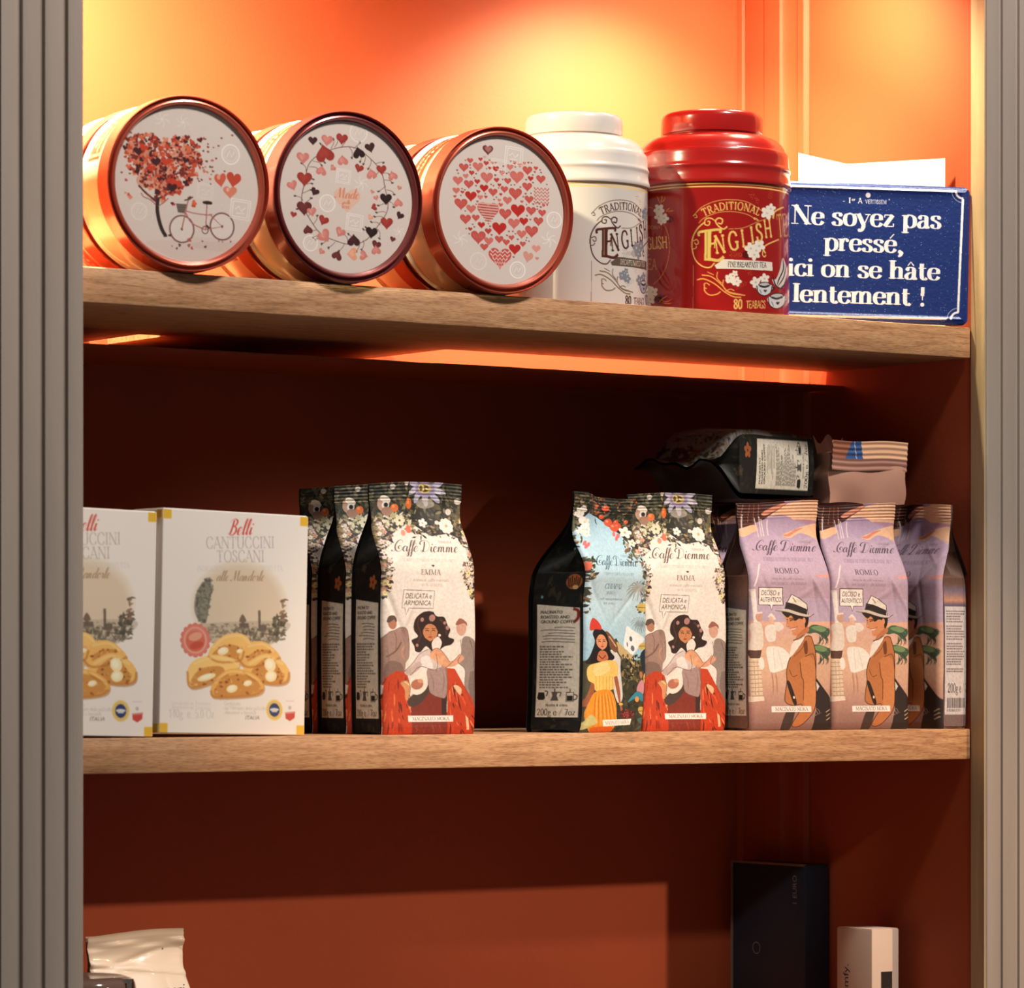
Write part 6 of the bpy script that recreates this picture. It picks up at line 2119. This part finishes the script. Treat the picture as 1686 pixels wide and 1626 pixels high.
def box_print():
    # zoomed crop of the box front; sides lean a little
    def T(q):
        y = q[:, 1]
        l = 562 - (y - 155) / 1405 * 38
        r = 1488 - (y - 210) / 1355 * 48
        t = 150 + (q[:, 0] - 562) / 926 * 62
        b = 1562
        return np.stack([(q[:, 0] - l) / (r - l), (b - y) / (b - t)], 1)
    cv = Print(300, 386, T, (236, 226, 216))
    rg = np.random.RandomState(2)
    gold = (226, 178, 52)
    # city view in a soft circle
    for k in range(14):
        cv.ell(1035, 760, 318 - k * 5, 296 - k * 5, (232 - k * 1.2, 218 - k * 1.8, 200 - k * 2.6), .35)
    t = np.linspace(.15, np.pi - .15, 30)
    ring = np.stack([1035 + 300 * np.cos(t), 760 + 275 * np.sin(t)], 1)
    cv.poly([(760, 880)] + [(1330, 860)] + [(1290, 960), (1240, 1000), (1100, 1040), (900, 1010), (800, 960)], (176, 160, 138), .55, smooth=True)

    def town(r):
        x = r.uniform(820, 1310)
        return x, r.uniform(870, 985) - 50 * max(0, (x - 1200) / 110) * r.uniform(0, 2)
    for k in range(330):
        x, y = town(rg)
        w, h = rg.uniform(6, 24), rg.uniform(5, 16)
        cv.rect(x, y, x + w, y + h, [(142, 126, 108), (110, 98, 84), (164, 148, 126), (200, 184, 160), (128, 116, 98)][rg.randint(5)], .7)
    cv.leaves(120, lambda r: (r.uniform(1000, 1290), r.uniform(900, 985)), [(112, 102, 84), (128, 116, 94), (92, 82, 68)], (8, 22), rg, a=.8)
    cv.leaves(70, lambda r: (r.uniform(1250, 1330), r.uniform(820, 940)), [(84, 76, 62), (110, 100, 82)], (8, 24), rg)
    cv.leaves(24, lambda r: (r.uniform(1300, 1335), r.uniform(720, 860)), [(120, 96, 80), (150, 120, 96)], (8, 20), rg)
    for x, y0, y1, w in ((1160, 790, 900, 16), (1052, 830, 890, 20), (1045, 820, 840, 6), (1180, 880, 915, 50), (1060, 870, 900, 60)):
        cv.rect(x - w / 2, y0, x + w / 2, y1, (104, 90, 78), .9)
    cv.poly([(1030, 860), (1052, 815), (1075, 860)], (120, 100, 84), smooth=True)
    # cypress
    cv.poly([(752, 720), (775, 650), (820, 600), (852, 588), (852, 680), (842, 760), (822, 860), (800, 870), (770, 850), (748, 790)], (128, 122, 106), .85, smooth=True)
    def cyp(r):
        y = r.uniform(595, 868)
        c_ = np.interp(y, [590, 700, 868], [838, 806, 796])
        hw_ = np.interp(y, [590, 650, 760, 868], [12, 42, 48, 18])
        return c_ + r.uniform(-1, 1) * hw_, y
    cv.leaves(190, cyp, [(104, 102, 88), (122, 118, 104), (88, 84, 72), (150, 144, 128)], (6, 18), rg, a=.75)
    # lettering
    cv.text('Belli', 1043, 318, 96, (206, 74, 66), 'script', xs=.88, slant=.28, weight=1.5)
    cv.text('CANTUCCINI', 1045, 402, 72, (172, 164, 160), 'light', xs=.86, weight=1.1)
    cv.text('TOSCANI', 1045, 488, 72, (172, 164, 160), 'light', xs=.86, weight=1.1)
    cv.text('INDICAZIONE GEOGRAFICA PROTETTA', 1042, 546, 34, (208, 198, 190), 'light', xs=.76, weight=1.3)
    cv.text('alle Mandorle', 1040, 606, 64, (160, 130, 96), 'script', xs=.86, slant=.3, weight=1.4)
    # biscuits
    B = [([(830, 1085), (860, 1010), (940, 945), (1040, 935), (1100, 985), (1060, 1050), (1030, 1110), (900, 1120)], (232, 184, 106)), ([(1020, 1100), (1080, 1000), (1180, 985), (1250, 1030), (1290, 1090), (1200, 1130), (1080, 1150)], (228, 176, 98)),
         ([(700, 1180), (740, 1110), (860, 1070), (980, 1090), (1030, 1130), (960, 1200), (850, 1250), (720, 1280)], (236, 192, 116)), ([(1050, 1180), (1090, 1110), (1200, 1060), (1310, 1110), (1350, 1180), (1330, 1240), (1240, 1255), (1120, 1230)], (230, 180, 100)),
         ([(845, 1300), (870, 1230), (960, 1160), (1080, 1170), (1170, 1230), (1180, 1290), (1110, 1325), (880, 1340)], (224, 166, 82))]
    cuts = [[(860, 1060), (940, 1005), (1040, 1020), (1060, 1060), (1000, 1100), (880, 1090)], [(1080, 1080), (1150, 1040), (1230, 1040), (1200, 1090), (1100, 1120)], [(720, 1240), (780, 1160), (900, 1140), (930, 1180), (820, 1250), (740, 1268)],
            [(1100, 1190), (1160, 1110), (1230, 1090), (1310, 1190), (1290, 1240), (1180, 1235)], [(865, 1300), (920, 1225), (1020, 1190), (1120, 1220), (1165, 1280), (1080, 1315), (900, 1328)]]
    for (o, c), cu in zip(B, cuts):
        cv.poly([(x + 6, y + 10) for x, y in o], (170, 120, 70), .6, smooth=True)
        cv.poly(o, c, smooth=True)
        cv.poly([(x * .97 + np.mean([q[0] for q in o]) * .03, y * .9 + min(q[1] for q in o) * .1 - 2) for x, y in o], tuple(min(255, int(v * 1.08)) for v in c), .5, smooth=True)
        cv.poly(cu, (206, 142, 70), smooth=True)
        for k in range(26):
            i = rg.randint(len(cu))
            j = rg.randint(len(cu))
            f_ = rg.uniform(0, 1)
            cv.ell(cu[i][0] * f_ + cu[j][0] * (1 - f_), cu[i][1] * f_ + cu[j][1] * (1 - f_), rg.uniform(4, 13), rg.uniform(4, 10), [(216, 156, 84), (168, 96, 40), (230, 180, 112), (150, 84, 36)][rg.randint(4)])
    for o, c in B:
        q = np.array(o, float)
        b_ = q[q[:, 1] > q[:, 1].mean()]
        b_ = b_[np.argsort(b_[:, 0])]
        cv.line(b_ + (0, -6), 14, (176, 104, 44), .55, smooth=True)
        t_ = q[q[:, 1] <= q[:, 1].mean()]
        t_ = t_[np.argsort(t_[:, 0])]
        cv.line(t_ + (0, 16), 14, (246, 214, 150), .55, smooth=True)
    for x, y, rx, ry in ((925, 1045, 36, 24), (1225, 1130, 36, 44), (1230, 1200, 38, 34), (980, 1280, 36, 24), (1080, 1245, 28, 18), (820, 1210, 60, 20), (1030, 1045, 20, 14)):
        cv.ell(x, y, rx, ry, (246, 226, 176), rot=-.3)
        cv.ell(x - 4, y - 4, rx * .6, ry * .6, (250, 240, 206), rot=-.3)
    # wax seal
    for k in range(16):
        a_ = k * 2 * math.pi / 16
        cv.ell(752 + 78 * math.cos(a_), 978 + 90 * math.sin(a_), 18, 20, (214, 120, 104))
    cv.ell(752, 978, 84, 98, (218, 128, 110))
    cv.ring(752, 978, 72, 84, 10, (232, 164, 144))
    cv.ell(752, 985, 58, 64, (210, 108, 84))
    cv.ell(752, 955, 44, 26, (228, 160, 130), rot=-.3)
    cv.ell(760, 1010, 44, 22, (198, 84, 62), rot=-.3)
    # small print, badges, corners
    for k in range(2):
        cv.text('prodotto in Toscana', 725, 1385 + k * 26, 22, (208, 198, 190), 'light', xs=1.05, weight=1.4)
    cv.text('140g  e  5.0 Oz', 727, 1466, 52, (196, 188, 183), 'light', xs=.72, weight=1.3)
    for k, s in enumerate(('Certificato', 'dal Ministero delle politiche', 'alimentari e forestali')):
        cv.text(s, 930, 1384 + k * 28, 22, (192, 184, 178), 'light', 'l', xs=.86, weight=1.5)
    cv.text('ITALIA', 1108, 1472, 24, (120, 110, 106), 'sans', xs=.9, slant=.2)
    cv.ell(1250, 1410, 54, 66, (232, 200, 120))
    for k in range(24):
        a_ = k * 2 * math.pi / 24
        cv.line([(1250 + 38 * math.cos(a_), 1410 + 46 * math.sin(a_)), (1250 + 48 * math.cos(a_), 1410 + 58 * math.sin(a_))], 3, (196, 150, 70))
    cv.ell(1250, 1410, 34, 42, (50, 62, 106))
    cv.ell(1250, 1408, 30, 10, (220, 214, 210))
    cv.rect(1232, 1410, 1268, 1424, (206, 200, 196))
    cv.poly([(1320, 1425), (1384, 1418), (1380, 1458), (1350, 1478), (1322, 1462)], (200, 74, 62), smooth=False)
    cv.ell(1350, 1395, 10, 12, (190, 180, 176))
    cv.rect(1322, 1350, 1378, 1356, (226, 196, 188))
    cv.line([(1322, 1430), (1380, 1424)], 5, (226, 170, 160))
    cv.local(0, 0, 1)
    H_, W_ = cv.buf.shape[:2]
    cw, ch = int(W_ * .056), int(H_ * .044)
    for ys in (slice(0, ch), slice(H_ - ch, H_)):
        for xs_ in (slice(0, cw), slice(W_ - cw, W_)):
            cv.buf[ys, xs_] = np.array(gold) / 255
    cv.soften(3)
    return cv.colours()


M_boxprint = mat_print('carton_print', .5, bump=.03, grain=.02)
M_carton = mat_plain('white_carton', rgb(228, 218, 208), .55, var=.02, bump=.05)
M_cornergold = mat_plain('gold_carton_print', rgb(214, 168, 50), .5, bump=.03)
BOX_ART = box_print()


def make_box(x, y, yaw, roll, label):
    """Origin at the lower left corner of the front."""
    e = empty('biscuit_box', (x, y, .0004 + BW * math.sin(roll)), (0, roll, yaw))
    tag(e, label, 'box', 'biscuit boxes on the middle shelf')
    link('carton', box_mesh('biscuit_carton', 0, BW, .0002, BD, 0, BH, .0008), M_carton, e)
    if 'biscuit_front' not in bpy.data.meshes:
        h, w = BOX_ART.shape[:2]
        u, v = np.meshgrid(np.linspace(.0006, BW - .0006, w), np.linspace(BH - .0006, .0006, h))
        grid_mesh('biscuit_front', np.stack([u, 0 * u + .0002 - .0006 * np.sin(np.pi * u / BW) * np.sin(np.pi * v / BH), v], -1), BOX_ART)
    link('front_print', bpy.data.meshes['biscuit_front'], M_boxprint, e)
    link('top_flap', box_mesh('biscuit_flap', .001, BW - .001, .0015, BD - .006, BH - .0002, BH + .0006, .0002), M_carton, e)
    for xx in (0, BW):
        for zz in (0, BH - .008):
            link('gold_corner', box_mesh('gold_corner', xx - .0004 if xx == 0 else xx - .0005, xx + (.0005 if xx == 0 else .0004), .0012, .0085, zz + .0008, zz + .0074), M_cornergold, e)
    return e


make_box(.0672, -.001, R(3.0), R(1.3), 'white biscuit box with almond biscuits, whole front visible beside the coffee bags')
make_box(-.0800, -.004, R(2.5), R(1.3), 'white biscuit box half hidden by the left post')


# ------------------------------------------------------------------ things on the lowest shelf
Z3 = -.375
M_pouch = mat_plain('glossy_white_pouch', rgb(216, 198, 178), .42, var=.03, bump=.1, bscale=35, coat=.1)
M_ink = mat_plain('black_print', rgb(30, 26, 26), .5, bump=0)


def flat_text(name, s, font, h, mat, parent, at, ax_u, ax_v, weight=1.0, xs=1.0):
    """Lettering as a thin mesh: at = origin, ax_u / ax_v = reading direction and up."""
    polys, w = sans(s) if font == 'sans' else skeleton(s, font, weight)
    bm = bmesh.new()
    at, U, V = Vector(at), Vector(ax_u), Vector(ax_v)
    if font == 'sans':
        cu = bpy.data.curves.new('lettering', 'FONT')
        cu.body = s
        cu.size = h / .69
        o = bpy.data.objects.new('lettering', cu)
        COL.objects.link(o)
        me = o.evaluated_get(bpy.context.evaluated_depsgraph_get()).to_mesh()
        vs = [bm.verts.new(at + U * (v.co.x * xs) + V * v.co.y) for v in me.vertices]
        for p in me.polygons:
            try:
                bm.faces.new([vs[i] for i in p.vertices])
            except ValueError:
                pass
        bpy.data.objects.remove(o, do_unlink=True)
        bpy.data.curves.remove(cu)
    else:
        for p in polys:
            vs = [bm.verts.new(at + U * (x * h * xs) + V * (y * h)) for x, y in p]
            bm.faces.new(vs)
    return link(name, mesh_of(bm, name), mat, parent)


# white pouch
pch = empty('white_pouch', (.1010, .0680 + .026, Z3))
tag(pch, 'plain glossy white pouch with flat top standing on the lowest shelf', 'pouch')
ph, pw, pt_ = .2115, .093, .052
u, v = uv_grid(60, 120)
P = bag_front(u, v, pw, ph, pt_, 4.4)
P[..., 0] *= 1.0 - .02 * np.clip((v - .8) / .2, 0, 1)
P[..., 1] -= .8 * bag_wave(u, v, 4.4)
P[..., 1] += .0022 * np.exp(-((v - .9 - .03 * np.sin(4 * u)) / .012) ** 2) - .002 * np.exp(-((v - .86 + .05 * u) / .01) ** 2) + .0016 * np.exp(-((v - .955) / .01) ** 2) * np.sin(9 * u)
link('front_panel', grid_mesh('pouch_front', P), M_pouch, pch)
Q = P[::3, ::3].copy()
Q[..., 1] = np.abs(Q[..., 1]) * .98 + .0006
link('back_panel', grid_mesh('pouch_back', Q, flip=True), M_pouch, pch)
for sd in (-1, 1):
    s, vv = uv_grid(9, 50, 0, 1)
    G = bag_gusset(s, vv, sd, pw, ph, pt_, 4.4)
    G[..., 0] *= 1.0 - .02 * np.clip((vv - .8) / .2, 0, 1)
    link('gusset', grid_mesh('pouch_gusset', G, flip=sd < 0), M_pouch, pch)
flat_text('lettering', 'mori', 'serif', .0095, M_ink, pch, (.0085, -.0272, .1605), (1, 0, 0), (0, 0, 1))

# jar in front of it
m, nt, p = new_mat('smoky_jar_glass')
p.inputs['Base Color'].default_value = rgb(150, 120, 108)
p.inputs['Roughness'].default_value = .12
p.inputs['Transmission Weight'].default_value = .55
p.inputs['IOR'].default_value = 1.45
add_bump(nt, p, 40, .03)
M_glass = m
M_steel = metal_mat('polished_steel', (.7, .66, .62), .15)
jar = empty('glass_jar', (.0045, -.012 + .052, Z3))
jar.location = (.0090, .0225, Z3)
tag(jar, 'smoky glass jar with clip lid in front of the white pouch', 'jar')
link('glass_body', lathe('jar_body', [(.030, 0), (.0375, .001), (.0392, .004), (.0395, .010), (.0395, .141), (.038, .151), (.034, .158), (.033, .166)], 72), M_glass, jar)
link('glass_lid', lathe('jar_lid', [(.033, .1685), (.041, .1690), (.0432, .171), (.0438, .175), (.043, .1795), (.040, .1825), (.034, .1845), (.030, .1832), (.010, .1828)], 72), M_glass, jar)
bm = bmesh.new()
for z0, z1, x0, x1 in ((.156, .1815, -.0465, -.0440), (.180, .1835, -.0465, -.030)):
    add_box(bm, x0, x1, -.004, .004, z0, z1, .0006)
link('clip', mesh_of(bm, 'jar_clip'), M_steel, jar)
link('clip', bpy.data.meshes['jar_clip'].copy(), M_steel, jar, rot=(0, 0, R(120)))

# dark blue flat box against the side wall
M_dblue = mat_plain('dark_blue_board', rgb(24, 38, 52), .5, var=.1)
M_edge = mat_plain('worn_board_edge', rgb(112, 96, 84), .7)
M_faint = mat_plain('faint_silver_print', rgb(112, 112, 108), .5, bump=0)
bx = empty('collection_box', (.9085, .199, Z3))
tag(bx, 'tall dark blue box with a small ring mark standing against the right wall', 'box')
BHt = .2405
link('case', box_mesh('collection_case', 0, .030, 0, .113, 0, BHt, .0012), M_dblue, bx)
bm = bmesh.new()
add_box(bm, -.0012, .003, .1115, .1138, 0.001, BHt + .0002)
add_box(bm, -.0012, .003, 0.001, .1115, BHt - .0016, BHt + .0006)
link('edge_strip', mesh_of(bm, 'edge_strip'), M_edge, bx)
flat_text('lettering', '1 EURO', 'sans', .0060, M_faint, bx, (-.0006, .0120, BHt - .040), (0, 0, 1), (0, 1, 0))
bm = bmesh.new()
for q in range(32):
    a0, a1 = 2 * math.pi * q / 32, 2 * math.pi * (q + 1) / 32
    bm.faces.new([bm.verts.new((-.0006, .074 + r_ * math.cos(t_), BHt - .0845 + r_ * math.sin(t_))) for r_, t_ in ((.0052, a0), (.0052, a1), (.0060, a1), (.0060, a0))])
link('ring_mark', mesh_of(bm, 'ring_mark'), M_faint, bx)

# small white carton
M_small = mat_plain('white_small_carton', rgb(206, 180, 162), .55, var=.04, bump=.08)
sb = empty('small_carton', (.8905, .079, Z3), (0, 0, R(1)))
tag(sb, 'small white carton with vertical black lettering in front of the dark blue box', 'box')
SHh = .1845
link('carton', box_mesh('small_carton', 0, .034, 0, .05, 0, SHh, .0008), M_small, sb)
link('top_flap', box_mesh('small_flap', .0006, .0334, .001, .049, SHh, SHh + .0006, .0002), M_small, sb)
flat_text('lettering', 'somfy.', 'sans', .0075, M_ink, sb, (-.0004, .0330, SHh - .0690), (0, 0, 1), (0, 1, 0), xs=1.25)
bm = bmesh.new()
add_box(bm, .0115, .0255, -.0003, .0001, SHh - .0625, SHh - .0400)
link('black_label', mesh_of(bm, 'black_label'), M_ink, sb)
flat_text('lettering', 'RTS', 'sans', .0032, M_small, sb, (.0135, -.0005, SHh - .0590), (1, 0, 0), (0, 0, 1))
